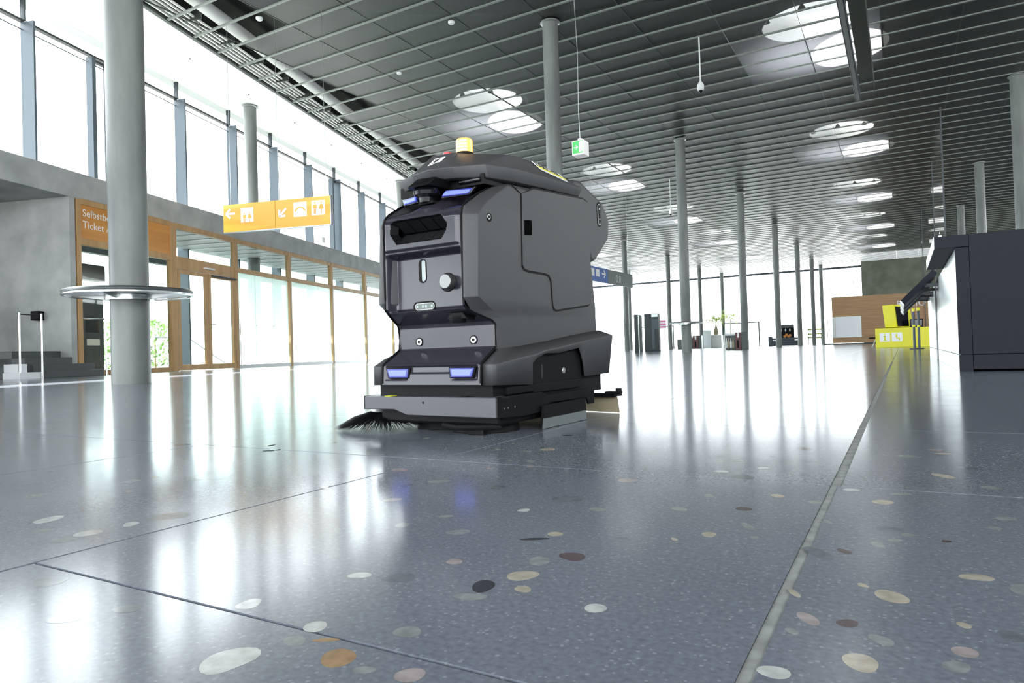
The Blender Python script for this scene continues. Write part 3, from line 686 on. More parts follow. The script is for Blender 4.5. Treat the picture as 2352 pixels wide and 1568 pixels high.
# exit light cube
ex = empty('exit_light', (-6.8, 15.6, 5.33), 0); tag(ex, 'white and green cube exit light hanging on a cable', 'exit light')
MB().box(-.16, .16, -.16, .16, -.21, .15).build('housing', M['cubewhite'], ex, bevel=.01)
MB().box(-.14, .14, -.165, -.16, -.17, .13).build('green_face', M['green'], ex); MB().box(.03, .13, -.168, -.165, -.14, .11).build('door_pictogram', M['signwhite'], ex)
mb = MB(); arrow(mb, -.06, -.02, 0, .12, -.167, .008); mb.build('arrow', M['signwhite'], ex)
MB().box(.16, .165, -.14, .14, -.17, .13).build('side_face', M['cubewhite'], ex)
MB().cyl((0, 0), .06, .15, .23, 12).build('socket', M['white'], ex, smooth=True)
cb = MB().tube([(0,0,.2), (-.02,0,.9), (.0,0,2.4), (-.05,0,3.8), (-.06,0,HC-5.33)], .009, 6).build('cable', M['brushed'], ex)

# long suspended light beam
hb = empty('suspended_light_channel', (-.98, 11.0, 8.0)); tag(hb, 'long grey suspended light channel at the top right', 'light')
for k in range(6): MB().box(-.06, .10, 2.25*k, 2.25*k+2.24, 0, .16).build('channel', M['mullion'], hb, bevel=.006)
MB().box(-.03, .07, 0, 13.4, -.01, 0).build('lamp_strip', M['alu'], hb)
for y in (1, 7, 13): MB().tube([(.02, y, .16), (.02, y, HC-8.05)], .006, 5).build('cable', M['brushed'], hb)
MB().box(.10, .50, 0, 13.2, .55, .58).box(.48, .50, 0, 13.2, .1, .58).build('reflector', M['rail'], hb)
# cctv domes
def dome(x, y, z, lab):
    e = empty('cctv_camera', (x, y, z)); tag(e, lab, 'camera', 'dome cameras under the ceiling')
    MB().tube([(0, 0, .2), (0, 0, HC-z)], .025, 8).build('pole', M['white'], e, smooth=True)
    MB().lathe([(.03, .25), (.06, .2), (.12, .1), (.12, -.06), (.08, -.1)], n=20).build('housing', M['white'], e, smooth=True)
    MB().lathe([(.08, -.09), (.06, -.14), (.03, -.17), (.001, -.18)], n=16).build('dome', M['blackgloss'], e, smooth=True)
dome(-5.9, 24.3, 9.45, 'white dome camera on a pole, right of the hanging exit light')
dome(-12.9, 44.0, 9.1, 'smaller white dome camera far behind, between two columns')
# smoke detectors
for i, (x, y, lab) in enumerate(((-17.6, 15.0, 'white round detector near the bright ceiling corner at upper left'), (-12.6, 18.6, 'pale round detector in the dark ceiling left of the tall column'), (-16.6, 20.8, 'pale round detector in the dark ceiling above the orange sign'))):
    e = MB().lathe([(.001, -.10), (.08, -.09), (.11, -.05), (.11, 0), (.001, 0)], n=20).build('smoke_detector', M['white'], None, (x, y, HC), smooth=True); tag(e, lab, 'detector')
# floodlight on the beam
e = empty('floodlight', wp(24.7, .35, 5.49), RW); tag(e, 'small white floodlight standing on the concrete beam', 'floodlight')
MB().tube([(0,0,0),(0,0,.25)], .02, 6).build('stand', M['white'], e); MB().box(-.14, .14, -.1, .06, .22, .5).build('housing', M['brushed'], e, bevel=.01); MB().box(-.12, .12, -.11, -.1, .24, .48).build('lens', M['whitegloss'], e)

# ------------------------------------------------------------------ check-in counter (right)
ct = empty('check_in_counter', (.442, 7.337, 0)); tag(ct, 'anthracite check-in counter with white front at the right edge', 'counter')
MB().box(0, .10, 0, 2.0, .155, 1.115).build('front_panel', M['counterwhite'], ct, bevel=.003)
MB().box(0, .10, 2.03, 4.0, .155, 1.115).build('front_panel', M['counterwhite'], ct, bevel=.003)
MB().box(0, .10, 4.60, 7.6, .155, 1.115).build('front_panel', M['counterwhite'], ct, bevel=.003)
MB().box(.01, .10, 4.0, 4.6, 0, 1.115).build('dark_bay_divider', M['counter'], ct)
MB().box(0, .10, .0, 2.0, .0, .15).build('plinth_panel', M['counterwhite'], ct, bevel=.002)
MB().box(0, .10, 2.03, 4.0, 0, .15).build('plinth_panel', M['counterwhite'], ct, bevel=.002)
MB().box(0, .10, 4.6, 7.6, 0, .15).build('plinth_panel', M['counterwhite'], ct, bevel=.002)
MB().box(.015, .10, 0, 7.6, .02, 1.1).build('carcass', M['counter'], ct)
MB().box(-.002, .101, -.015, 0, .155, 1.115).build('end_panel', M['counter'], ct, bevel=.001)
MB().box(.104, 1.4, -.015, .6, .155, 1.229).build('end_panel', M['counter'], ct, bevel=.003)
MB().box(-.002, .101, -.015, 0, .0, .150).build('plinth_end_panel', M['counter'], ct, bevel=.001)
MB().box(.104, 1.4, -.013, .6, .02, .150).build('plinth_end_panel', M['counter'], ct, bevel=.003)
MB().box(-.16, .102, -.015, 2.1, 1.12, 1.229).build('counter_shelf', M['counter'], ct, bevel=.003)
MB().box(-.164, -.16, -.015, 2.1, 1.12, 1.229).build('shelf_edge', M['counterwhite'], ct)
MB().box(.30, 1.4, .6, 7.6, 1.05, 1.15).build('worktop', M['counter'], ct, bevel=.003)
MB().box(.10, 1.4, .05, 7.55, .05, 1.05).build('carcass', M['counter'], ct)
# open desk flaps along the front
for k, (y, xo, zo, ln) in enumerate(((3.2, -.03, .02, 1.2), (5.0, -.06, .01, 1.0), (6.6, -.09, 0, .7))):
    e = empty('writing_shelf', (.40, 7.337+y, 1.02)); tag(e, 'sloping anthracite writing shelf on the counter front, %s' % ('nearest', 'middle one', 'farthest one')[k], 'shelf', 'sloping shelves on the counter front')
    MB().prism([(-.36, -.25), (-.40, -.19), (-.02, .20), (.03, .15)], 0, ln, 'y').build('board', M['counter'], e, bevel=.003)
    MB().prism([(-.36, -.25), (-.40, -.19), (-.41, -.20), (-.37, -.26)], 0, ln, 'y').build('edge_strip', M['alu'], e)
    for yy in (.1, ln-.1): MB().box(-.12, .04, yy-.02, yy+.02, -.02, .02).build('bracket', M['darkmetal'], e)
pp = MB().box(0, .18, 0, .22, 0, .006).build('paper_sheet', M['signwhite'], None, (.36, 7.45, 1.229), .1); tag(pp, 'white sheet of paper lying on the counter top', 'paper')
e = empty('paper_holder', (.33, 8.1, 1.229)); tag(e, 'clear acrylic leaflet stand on the counter top', 'stand')
MB().prism([(0, 0), (.07, 0), (.035, .15), (.03, .15)], 0, .10, 'y').build('stand', M['clear'], e); MB().box(.02, .05, -.006, 0, 0, .11).build('leaflet', M['signwhite'], e)
# tall glass sheets behind
for k, (x, y0, y1, z0, z1, lab) in enumerate(((1.0, 19.72, 24.8, 0, 5.97, 'tall glass partition sheet rising above the counter'), (1.0, 25.3, 29.5, 0, 5.9, 'narrower tall glass partition sheet left of the tallest one'), (1.0, 38.0, 41.0, 0, 6.6, 'distant glass partition edge left of the counter'))):
    e = empty('glass_partition', (x, y0, 0)); tag(e, lab, 'partition', 'glass partitions along the counters')
    MB().box(-.01, .01, 0, y1-y0, z0, z1).build('pane', M['clear'], e); MB().box(-.018, .018, -.03, .0, z0, z1).build('edge_post', M['darkmetal'], e)

# ------------------------------------------------------------------ timber wall, yellow desk
tw = empty('timber_wall', (-6.4, 80, 0)); tag(tw, 'oak clad partition wall with white panel and lettering at the far end', 'wall', None, 'thing')
for k in range(7): MB().box(0, 11, 0, .3, .16+.70*k, .16+.70*k+.695).build('cladding_board', M['woodh'], tw)
MB().box(.3, 2.75, -.03, 0, .75, 2.95).build('white_panel', M['whitegloss'], tw, bevel=.005); MB().box(.0, .28, -.03, 0, .75, 2.93).build('white_panel', M['white'], tw, bevel=.005)
MB().box(-.9, 11, -.02, .3, 0, .15).build('dark_skirting', M['darkmetal'], tw)
MB().box(-.5, -.44, -.1, -.05, .6, 2.9).build('door_bar', M['darkmetal'], tw)
text('lettering', 'REGIO', .9, M['signwhite'], (6.0, -.03, 3.7), (PI/2, 0, 0), tw)
yd = empty('information_desk', (0, 33, 0)); tag(yd, 'bright yellow information desk with pictograms on its front', 'desk')
MB().box(-.99, 1.15, 0, .9, 0, .82).build('desk_body', M['yellow'], yd, bevel=.01)
for x in (-.83, -.38): MB().box(x, x+.39, -.006, 0, .25, .62).build('pictogram_plate', M['signwhite'], yd)
mb = MB(); mb.cyl((-.635, .56), .03, -.012, -.006, 12, 'y').box(-.66, -.61, -.012, -.006, .31, .49).box(-.69, -.61, -.012, -.006, .46, .49).box(-.69, -.58, -.012, -.006, .29, .32).build('letter_i', M['yellow'], yd)
mb = MB(); mb.cyl((-.20, .56), .028, -.012, -.006, 12, 'y').box(-.23, -.17, -.012, -.006, .40, .52).box(-.20, -.10, -.012, -.006, .36, .40).box(-.13, -.08, -.012, -.006, .29, .38).build('seated_figure_pictogram', M['yellow'], yd)
kb = empty('yellow_kiosk', (0, 33.3, .82)); tag(kb, 'yellow kiosk box with dark window standing on the information desk', 'kiosk')
MB().add([(-.62,0,.04),(-.18,-.1,.02),(.42,.2,.02),(.30,.9,0),(-.6,.9,0), (-.70,0,.98),(-.26,-.1,1.0),(.32,.2,.95),(.30,.9,.95),(-.6,.9,.98)],
         [(0,1,6,5),(1,2,7,6),(2,3,8,7),(3,4,9,8),(4,0,5,9),(0,4,3,2,1),(5,6,7,8,9)]).build('kiosk_shell', M['yellow'], kb, bevel=.01)
MB().add([(-.14,-.085,.06),(.27,.12,.06),(.24,.105,.86),(-.22,-.085,.92), (-.14,-.11,.06),(.27,.095,.06),(.24,.08,.86),(-.22,-.11,.92)], [(0,1,2,3),(7,6,5,4),(0,4,5,1),(1,5,6,2),(2,6,7,3),(3,7,4,0)]).build('dark_window', M['blackgloss'], kb)
mn = empty('monitor', (.56, 33.1, .822)); tag(mn, 'black monitor standing at the right end of the yellow desk', 'monitor')
MB().box(-.26, .22, -.05, 0, 0, .34).build('screen', M['black'], mn, bevel=.01); MB().box(-.22, .18, -.052, -.05, .05, .30).build('display', M['blackgloss'], mn)
MB().box(-.1, .06, 0, .1, 0, .2).build('stand', M['black'], mn)
for k, (x, y, z) in enumerate(((.33, 24.8, 1.28), (.47, 25.4, 1.32))):
    e = empty('queue_post', (x, y, 0)); tag(e, 'dark retractable belt post, %s of the two before the yellow desk' % ('left', 'right')[k], 'barrier post', 'queue posts')
    MB().cyl((0,0), .14, 0, .03, 24).build('base', M['darkmetal'], e); MB().cyl((0,0), .035, .03, z, 14).build('post', M['mullion'], e, smooth=True); MB().cyl((0,0), .045, z-.1, z, 14).build('belt_head', M['yellow'], e); MB().cyl((0,0), .045, .7, .76, 14).build('lower_belt_head', M['yellow'], e)
e = empty('office_chair', (-1.05, 35.5, 0)); tag(e, 'dark chair with white legs beside the yellow desk', 'chair')
MB().box(-.28, .2, -.2, .2, .4, .46).build('seat', M['black'], e, bevel=.02); MB().box(.15, .2, -.2, .2, .46, .8).build('backrest', M['black'], e, bevel=.02)
for a in range(4): MB().tube([(0, 0, .4), (.22*math.cos(a*PI/2+.7), .22*math.sin(a*PI/2+.7), 0)], .015, 6).build('leg', M['white'], e)

# ------------------------------------------------------------------ distant furniture right of the robot
e = empty('vending_kiosk', (-16.9, 51.5, 0)); tag(e, 'large dark blue-black kiosk cabinet right of the robot', 'kiosk')
MB().box(-.62, .52, 0, .5, 0, 2.95).build('cabinet', M['darkmetal'], e, bevel=.03); MB().box(.0, .50, -.02, 0, 2.68, 2.9).build('display', M['brushed'], e); MB().box(.0, .22, -.02, 0, .2, 2.5).build('panel', M['mullion'], e); MB().box(.22, .5, -.02, 0, 1.7, 2.5).build('panel', M['mullion'], e)
e = empty('dark_pillar_display', (-15.75, 45.0, 0)); tag(e, 'narrow dark display stele left of the large kiosk cabinet', 'display')
MB().box(-.28, .02, 0, .3, 0, 2.6).build('stele', M['darkmetal'], e, bevel=.02); MB().box(.02, .07, 0, .3, 0, 2.6).build('steel_edge', M['steel'], e); MB().box(.07, .2, .02, .3, 0, 2.55).build('side_panel', M['rail'], e)
def cooler(x, y, w1, w2, h, lab):
    e = empty('drinks_cooler', (x, y, 0)); tag(e, lab, 'cooler', 'drinks coolers by the columns')
    MB().box(0, w1, 0, 1, 0, h*.86).build('open_front', M['rail'], e, bevel=.02); MB().box(0, w1, 0, .9, h*.86, h).build('header', M['whitegloss'], e)
    for k in range(4):
        q = w1*(.12+.22*k); MB().lathe([(.001, 0), (.07, 0), (.08, h*.3), (.03, h*.5), (.02, h*.62), (.001, h*.62)], (q, -.02), 10).build('bottle_print', M['tan'] if k % 2 else M['white'], e, (0,0,h*.1))
    MB().box(w1, w1+w2, -.05, 1, 0, h*1.04).build('maroon_cabinet', M['maroon'], e, bevel=.01); MB().box(w1+w2, w1+w2+.4, -.0, .6, 0, h*1.04).build('side_cabinet', M['rail'], e, bevel=.01)
    MB().box(w1+w2*.35, w1+w2*.65, -.06, -.05, h*.72, h*1.0).build('label_panel', M['signwhite'], e); MB().box(w1+w2*.3, w1+w2*.6, -.06, -.05, h*.1, h*.55).build('dark_grille', M['black'], e)
cooler(-10.62, 48.2, .70, .36, 1.12, 'maroon drinks cooler with bottle prints at the foot of a column')
cooler(-24.4, 88.0, .95, .7, 1.6, 'small distant drinks cooler left of the white planters')
e = MB().box(-.25, .3, 0, .4, 0, 1.15).build('litter_bin', M['rail'], None, (-22.5, 78.4, 0), bevel=.05); tag(e, 'dark grey bin beside the column near the pink sign', 'bin')
# advert bench
e = empty('advert_bench', (-12.6, 90, 0)); tag(e, 'dark bench with food advert poster behind it', 'bench')
MB().box(-1.95, -1.5, 0, .8, 0, 1.2).build('side_block', M['mullion'], e, bevel=.02); MB().box(1.5, 1.95, 0, .8, 0, 1.25).build('side_block', M['mullion'], e, bevel=.02)
for k in range(3): MB().box(-1.5, 1.5, .1-.05*k, .8, .74-.30*k, 1.02-.30*k).build('step_board', M['mullion'], e, bevel=.02)
MB().box(-1.45, 1.45, .3, .7, .02, .5).build('core', M['darkmetal'], e)
MB().box(-.95, 1.0, .85, 1.0, .6, 2.25).build('poster', M['black'], e); MB().box(-.95, 1.0, .83, 1.01, 2.25, 2.65).build('poster_header', M['rail'], e)
mb = MB(); 
for x, z in ((-.12, 1.2), (.1, 1.38), (.32, 1.2), (.5, 1.3)): mb.cyl((x, z), .17, .81, .85, 12, 'y')
mb.build('food_print', M['orangeprint'], e)
mb = MB(); 
for x in (-.5, 0, .5): mb.lathe([(.001,0),(.07,0),(.08,.25),(.03,.38),(.001,.38)], (x, .84), 8)
mb.build('bottle_print', M['white'], e, (0, 0, 1.8))
# planters and palm
for k, (x, y, w_, h, lab) in enumerate(((-23.9, 97.0, 1.15, 2.5, 'tall white box planter at the far end, left one'), (-22.65, 97.5, 1.3, 1.8, 'wide low white planter right of the tall white one'))):
    e = empty('planter', (x, y, 0)); tag(e, lab, 'planter'); MB().box(-w_/2, w_/2, 0, 1.2, 0, h).build('pot', M['whitegloss'] if k == 0 else M['white'], e, bevel=.02); MB().box(-w_/2+.1, w_/2-.1, .1, 1.1, h-.02, h+.01).build('soil', M['slab'], e)
random.seed(11)
def palm(x, y, z, H_, sc_, nf, lab, trunk=True):
    e = empty('palm', (x, y, z)); tag(e, lab, 'plant')
    if trunk: MB().lathe([(.001,0),(.28,.05),(.36,.4),(.22,.9),(.1,1.3),(.05,H_)], n=12).build('trunk', M['tan'], e, smooth=True)
    for k in range(nf):
        a = 2*PI*k/nf + random.uniform(-.2,.2); L_ = sc_*random.uniform(.8, 1.15); up = random.uniform(.5, 1.2)
        mb = MB(); n = 9; P = []
        for i in range(n+1):
            t = i/n; P.append(Vector((L_*t*math.cos(a), L_*t*math.sin(a), H_ + L_*(up*t - 1.15*t*t))))
        side = Vector((-math.sin(a), math.cos(a), 0))
        for i in range(2, n+1):
            for sgn in (-1, 1):
                p = P[i-1]; d = (P[i]-P[i-1])*.5; q = p + side*sgn*L_*.28*math.sin(PI*min(1, (i+.5)/n*.95)) + d*2 - Vector((0,0,.25*L_*.3))
                mb.add([p-d*.25, p+d*.45, q], [(0,1,2)])
        mb.tube(P, .02, 5); mb.build('frond', M['leaf'], e)
palm(-22.8, 98.0, 1.81, 1.9, 3.6, 12, 'yellow-green palm growing in the wide white planter')
palm(-21.9, 103.2, .0, 4.4, 3.6, 11, 'second yellow-green palm right of the planters', True)
e = empty('notice_board', (-26.2, 84, 0)); tag(e, 'pink and white notice board on a stand, right of the kiosk', 'sign')
MB().box(-.5, .5, 0, .05, 2.65, 3.7).build('board', M['signwhite'], e)
for z in (2.75, 3.1, 3.45): MB().box(-.5, .5, -.02, 0, z, z+.2).build('pink_band', M['pink'], e)
MB().tube([(0, .02, 0), (0, .02, 2.65)], .02, 6).build('post', M['brushed'], e)
def gate_frame(x, y, w_, h, lab):
    e = empty('door_portal', (x, y, 0)); tag(e, lab, 'portal', 'dark door portals in the far glass')
    MB().box(-w_/2, -w_/2+.15, 0, .2, 0, h).build('jamb', M['darkmetal'], e); MB().box(w_/2-.15, w_/2, 0, .2, 0, h).build('jamb', M['darkmetal'], e); MB().box(-w_/2, w_/2, 0, .2, h-.15, h).build('lintel', M['darkmetal'], e)
    MB().box(-.03, .03, .05, .15, 0, h-.15).build('centre_post', M['mullion'], e); MB().box(-w_/2+.15, w_/2-.15, .08, .1, .02, h-.15).build('pane', M['clear'], e)
gate_frame(-20.5, 103.5, 5.2, 3.6, 'dark framed glass doors in the far facade behind the maroon cooler')
gate_frame(-33.5, 103.5, 6.0, 3.6, 'dark framed glass doors in the far facade behind the kiosk cabinet')
for k, (x0, x1) in enumerate(((-41, -37), (-31, -27))):
    e = empty('far_barrier', (x0, 97, 0)); tag(e, 'thin low steel barrier at the far glass, %s one' % ('left', 'right')[k], 'barrier')
    MB().tube([(0,0,1.6), (x1-x0,0,1.6)], .04, 6).build('rail', M['brushed'], e)
    for q in (0, x1-x0): MB().tube([(q,0,0), (q,0,1.6)], .04, 6).build('post', M['brushed'], e)
e = empty('yellow_stand', (-10.3, 101, 0)); tag(e, 'small yellow-green striped stand between the far slim columns', 'stand')
for z in (.9, 1.4, 2.0): MB().box(-.9, .9, 0, .2, z, z+.18).build('stripe_board', M['leaf'], e)
for q in (-.8, .8): MB().box(q-.05, q+.05, 0, .1, 0, 2.2).build('leg', M['white'], e)

# ================================================================== scrubber robot
RB = empty('cleaning_robot', (-1.550, 2.065, 0), math.radians(-2.2))
tag(RB, 'dark grey autonomous floor scrubber robot with blue lights and amber beacon', 'cleaning robot')
def interp(tab, z):
    if z <= tab[0][0]: return tab[0][1]
    for (a, p), (b_, q) in zip(tab[:-1], tab[1:]):
        if z <= b_: return p + (q-p)*(z-a)/(b_-a)
    return tab[-1][1]
def ss(e0, e1, x):
    t = min(1, max(0, (x-e0)/(e1-e0))); return t*t*(3-2*t)
# centre fascia: profile of v over z, with pockets
VS = [(.185,.004),(.258,.010),(.266,.018),(.315,.108),(.325,.114),(.405,.112),(.418,.104),(.455,.008),(.475,-.018),(.80,-.018),(.83,-.008),(.85,.012),(.87,.045),(.90,.10),(.93,.165),(.955,.23)]
US = [(.185,.236),(.405,.236),(.418,.232),(.455,.192),(.475,.188),(.955,.186)]
def vfas(u, z):
    v = interp(VS, z)
    au = abs(u)
    # shallow margin border on the upper face
    if z > .46: v += .012*(1-ss(.012, .0, (interp(US, z)-au)-.01)) * 0
    # big pocket behind the sensors (lower block)
    pk = ss(-.188, -.160, u)*(1-ss(.172, .180, u))*ss(.462, .472, z)*(1-ss(.668, .690, z))
    if z > .45: v += .045*pk
    # upper block is slightly proud, groove above and below
    ub = ss(-.183, -.170, u)*(1-ss(.165, .178, u))*ss(.694, .704, z)*(1-ss(.806, .818, z))
    v -= .010*ub
    # centre spine and lamp hollows on the hood
    if z > .83:
        w_ = ss(.83, .88, z)
        v += w_*.055*ss(.05, .10, au)*(1) - 0
        v -= w_*.012*(1-ss(.03, .055, au))
    # lower panel: recess around the light strips
    lp = ss(-.226,-.214,u)*(1-ss(.214,.226,u))*ss(.200,.206,z)*(1-ss(.252,.258,z))
    lc = ss(-.115,-.10,u)*(1-ss(.10,.115,u))*(1-ss(.226,.232,z))
    v += .006*lp*(1-lc)
    return v
NU, NZ = 120, 300
mb = MB(); vs = []
octp = [(-.158,.764),(-.155,.803),(-.135,.814),(.090,.812),(.117,.777),(.113,.751),(.091,.722),(-.125,.722)]
octp = [(a+.012, b_) for a, b_ in octp]
def inpoly(x, y, P):
    c = False; n = len(P)
    for i in range(n):
        x1, y1 = P[i]; x2, y2 = P[(i+1) % n]
        if (y1 > y) != (y2 > y) and x < (x2-x1)*(y-y1)/(y2-y1)+x1: c = not c
    return c
zt = [.183 + (.957-.183)*k/NZ for k in range(NZ+1)]
for z in zt:
    w_ = interp(US, z)
    for i in range(NU+1):
        u = -w_ + 2*w_*i/NU
        vs.append((u, vfas(u, z), z))
fs = []
for k in range(NZ):
    for i in range(NU):
        a = k*(NU+1)+i
        cu = (vs[a][0]+vs[a+1][0])/2; cz = (zt[k]+zt[k+1])/2
        if inpoly(cu, cz, octp): continue
        fs.append((a, a+1, a+NU+2, a+NU+1))
mb.add(vs, fs)
fa = mb.build('front_fascia', M['fascia'], RB, smooth=True)
try: fa.data.set_sharp_from_angle(angle=math.radians(60))
except Exception: pass
so_ = fa.modifiers.new('thick', 'SOLIDIFY'); so_.thickness = .004; so_.offset = -1
# air inlet with V-shaped louvre plates
ai = empty('air_inlet', (0, 0, 0), 0, RB)
mb = MB(); n = len(octp); V0 = -.0285
inn = [(-.02+(a+.02)*.86, .768+(b_-.768)*.70) for a, b_ in octp]
mb.add([(a, V0, b_) for a, b_ in octp] + [(a, V0+.030, b_) for a, b_ in inn], [(i, (i+1) % n, (i+1) % n + n, i+n) for i in range(n)]); mb.build('inlet_surround', M['black'], ai)
MB().add([(-.16,.052,.70),(.13,.052,.70),(.13,.052,.83),(-.16,.052,.83)], [(0,1,2,3)]).build('inlet_back', M['black'], ai)
for k in range(4):
    x0 = -.128 + .060*k; x1 = x0 + .057
    MB().add([(x0+.004,-.020,.806),(x1,-.020,.806),(x1+.005,.030,.772),(x0+.009,.030,.772), (x0+.004,-.014,.809),(x1,-.014,.809),(x1+.005,.034,.776),(x0+.009,.034,.776)],
             [(0,1,2,3),(7,6,5,4),(0,4,5,1),(1,5,6,2),(2,6,7,3),(3,7,4,0)]).build('louvre_plate', M['rubber'], ai)
    x0 = -.124 + .056*k; x1 = x0 + .053
    MB().add([(x0,-.018,.726),(x1,-.018,.726),(x1+.008,.026,.764),(x0+.008,.026,.764), (x0,-.012,.722),(x1,-.012,.722),(x1+.008,.030,.760),(x0+.008,.030,.760)],
             [(0,1,2,3),(7,6,5,4),(0,4,5,1),(1,5,6,2),(2,6,7,3),(3,7,4,0)]).build('louvre_plate', M['rubber'], ai)
def slot(pts_c, hw, hh, v, name, matp, d=.004, vert=False):
    """rounded pill shape facing front"""
    P = []; r = min(hw, hh)
    for k in range(24):
        t = 2*PI*k/24; c_, s_ = math.cos(t), math.sin(t)
        P.append((pts_c[0] + (hw-r)*(1 if c_ > 0 else -1) + r*c_, pts_c[1] + (hh-r)*(1 if s_ > 0 else -1) + r*s_))
    return P
def pill(parent, name, c, hw, hh, v0, v1, matp): return MB().prism(slot(c, hw, hh, 0, '', 0), v0, v1, 'y').build(name, matp, parent, bevel=.001)
VP_ = .0255   # front face of the sensor pocket
s1 = empty('upper_sensor', (0,0,0), 0, RB)
pill(s1, 'recess', (-.034, .619), .019, .046, VP_-.001, VP_+.003, M['black']); pill(s1, 'frame', (-.027, .619), .009, .041, VP_-.003, VP_+.002, M['alu']); pill(s1, 'glass', (-.027, .619), .0075, .0395, VP_-.0038, VP_-.001, M['lens'])
s2 = empty('lower_sensor', (0,0,0), 0, RB)
pill(s2, 'recess', (-.030, .483), .054, .020, VP_-.001, VP_+.003, M['black']); pill(s2, 'frame', (-.026, .483), .047, .0135, VP_-.003, VP_+.002, M['alu']); pill(s2, 'glass', (-.026, .483), .0445, .011, VP_-.0038, VP_-.001, M['lensgreen'])
for x in (-.060, -.033, -.018, .010): MB().cyl((x, .483), .0055, VP_-.0046, VP_-.003, 14, 'y').build('lens', M['lens'], s2)
bt = empty('round_sensor', (0,0,0), 0, RB)
MB().cyl((.085, .567), .036, VP_-.002, VP_+.004, 32, 'y').build('surround', M['black'], bt, bevel=.002); MB().cyl((.098, .567), .027, -.010, VP_, 32, 'y').build('cap', M['cap'], bt, bevel=.002)
# lower light strips
def trap(cx, hw, z0, z1, sk, v0, v1): return MB().prism([(cx-hw+sk[0], z0), (cx+hw-sk[1], z0), (cx+hw, z1), (cx-hw, z1)], v0, v1, 'y')
for side in (-1, 1):
    e = empty('light_strip', (0,0,0), 0, RB)
    c = side*.155; sk = (.012, .004) if side < 0 else (.004, .012)
    trap(c, .062, .209, .251, sk, .004, .0165).build('housing', M['black'], e, bevel=.003)
    trap(c, .055, .213, .247, sk, .0005, .006).build('lens_rim', M['bluelens'], e, bevel=.002)
    trap(c, .047, .218, .242, (sk[0]*.8, sk[1]*.8), -.0012, .004).build('lens', M['bluelight'], e, bevel=.002)
MB().box(-.092, .092, .006, .012, .2275, .2315).build('light_strip_groove', M['black'], RB)
# hood light strips (left and right)
for side in (-1, 1):
    e = empty('hood_light', (0,0,0), 0, RB)
    def HL(ox, oz, dv):
        P = []
        for (a, b_, c_) in ((.062, .040, .893), (.155, .078, .897), (.172, .092, .918), (.072, .053, .915)):
            cu, cz = .115, .906
            P.append((side*(cu+(a-cu)*ox), b_+dv, cz+(c_-cz)*oz))
        return P
    for nm, ox, oz, d0, d1, mt in (('housing', 1.14, 1.5, -.004, .012, M['blackgloss']), ('lens_rim', 1.03, 1.12, -.008, .0, M['bluelens']), ('lens', .94, .82, -.011, -.002, M['bluelight'])):
        A = HL(ox, oz, d0); B = HL(ox, oz, d1)
        MB().add(A+B, [(0,1,2,3),(7,6,5,4),(0,4,5,1),(1,5,6,2),(2,6,7,3),(3,7,4,0)]).build(nm, mt, e, bevel=.003)
# lidar scanner on the hood
e = empty('laser_scanner', (0,0,0), 0, RB)
MB().lathe([(.001,.878),(.030,.878),(.034,.895),(.050,.905),(.054,.918),(.048,.930),(.001,.932)], (-.008, .035), 28).build('scanner_puck', M['blackgloss'], e, smooth=True)
MB().add([(-.060,-.028,.930),(.044,-.028,.930),(.052,.012,.966),(-.035,.012,.970), (-.060,.10,.935),(.044,.10,.935),(.052,.12,.97),(-.035,.12,.975)],
         [(0,1,2,3),(7,6,5,4),(0,4,5,1),(1,5,6,2),(2,6,7,3),(3,7,4,0)]).build('visor', M['black'], e, bevel=.004)
MB().box(-.04, .03, .02, .08, .872, .882).build('scanner_base', M['rubber'], e)
e = MB().box(.09, .19, .10, .24, .945, .962).build('cable_tray', M['blackgloss'], RB, bevel=.006)
# dark gap box under the lid
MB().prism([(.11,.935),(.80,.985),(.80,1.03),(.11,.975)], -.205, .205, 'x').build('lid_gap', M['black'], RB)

# side shells: rings of (seam, front chamfer, side) at each z
def shell_half(sg):
    zs = [.300,.325,.400,.425,.455,.500,.800,.832,.860,.900,.942,.958]
    seam = {.300:(.236,.10),.325:(.237,.112),.400:(.237,.110),.425:(.228,.085),.455:(.196,.010),.500:(.190,-.024),.800:(.190,-.018),.832:(.188,-.008),.860:(.187,.035),.900:(.187,.105),.942:(.187,.190),.958:(.187,.235)}
    ch =   {.300:(.2375,.106),.325:(.239,.118),.400:(.239,.116),.425:(.232,.096),.455:(.205,.022),.500:(.200,-.026),.800:(.200,-.020),.832:(.198,-.008),.860:(.197,.036),.900:(.197,.106),.942:(.197,.191),.958:(.197,.236)}
    side = {.300:(.240,.34),.325:(.240,.30),.400:(.240,.22),.425:(.240,.16),.455:(.240,.09),.500:(.240,.001),.800:(.240,.017),.832:(.240,.048),.860:(.240,.079),.900:(.240,.145),.942:(.238,.219),.958:(.222,.255)}
    rear = [(.300,1.003),(.72,1.003),(.80,.952),(.958,.957)]
    vs = []; n = 6
    for z in zs:
        s_, c_, d_ = seam[z], ch[z], side[z]; r_ = interp(rear, z)
        zr = z + (max(0, z-.90)/.058)*.055 if z > .90 else z      # top rises to the rear
        vs += [(sg*(s_[0]-.03), s_[1]+.05, z), (sg*s_[0], s_[1], z), (sg*c_[0], c_[1], z), (sg*d_[0], d_[1], z), (sg*d_[0], r_-.02, zr), (sg*(d_[0]-.02), r_, zr), (0, r_, zr)]
    n = 7; fs = []
    for k in range(len(zs)-1):
        for i in range(n-1): a = k*n+i; fs.append((a, a+1, a+n+1, a+n))
    k = (len(zs)-1)*n; fs.append(tuple(range(k, k+n)))
    return MB().add(vs, fs)
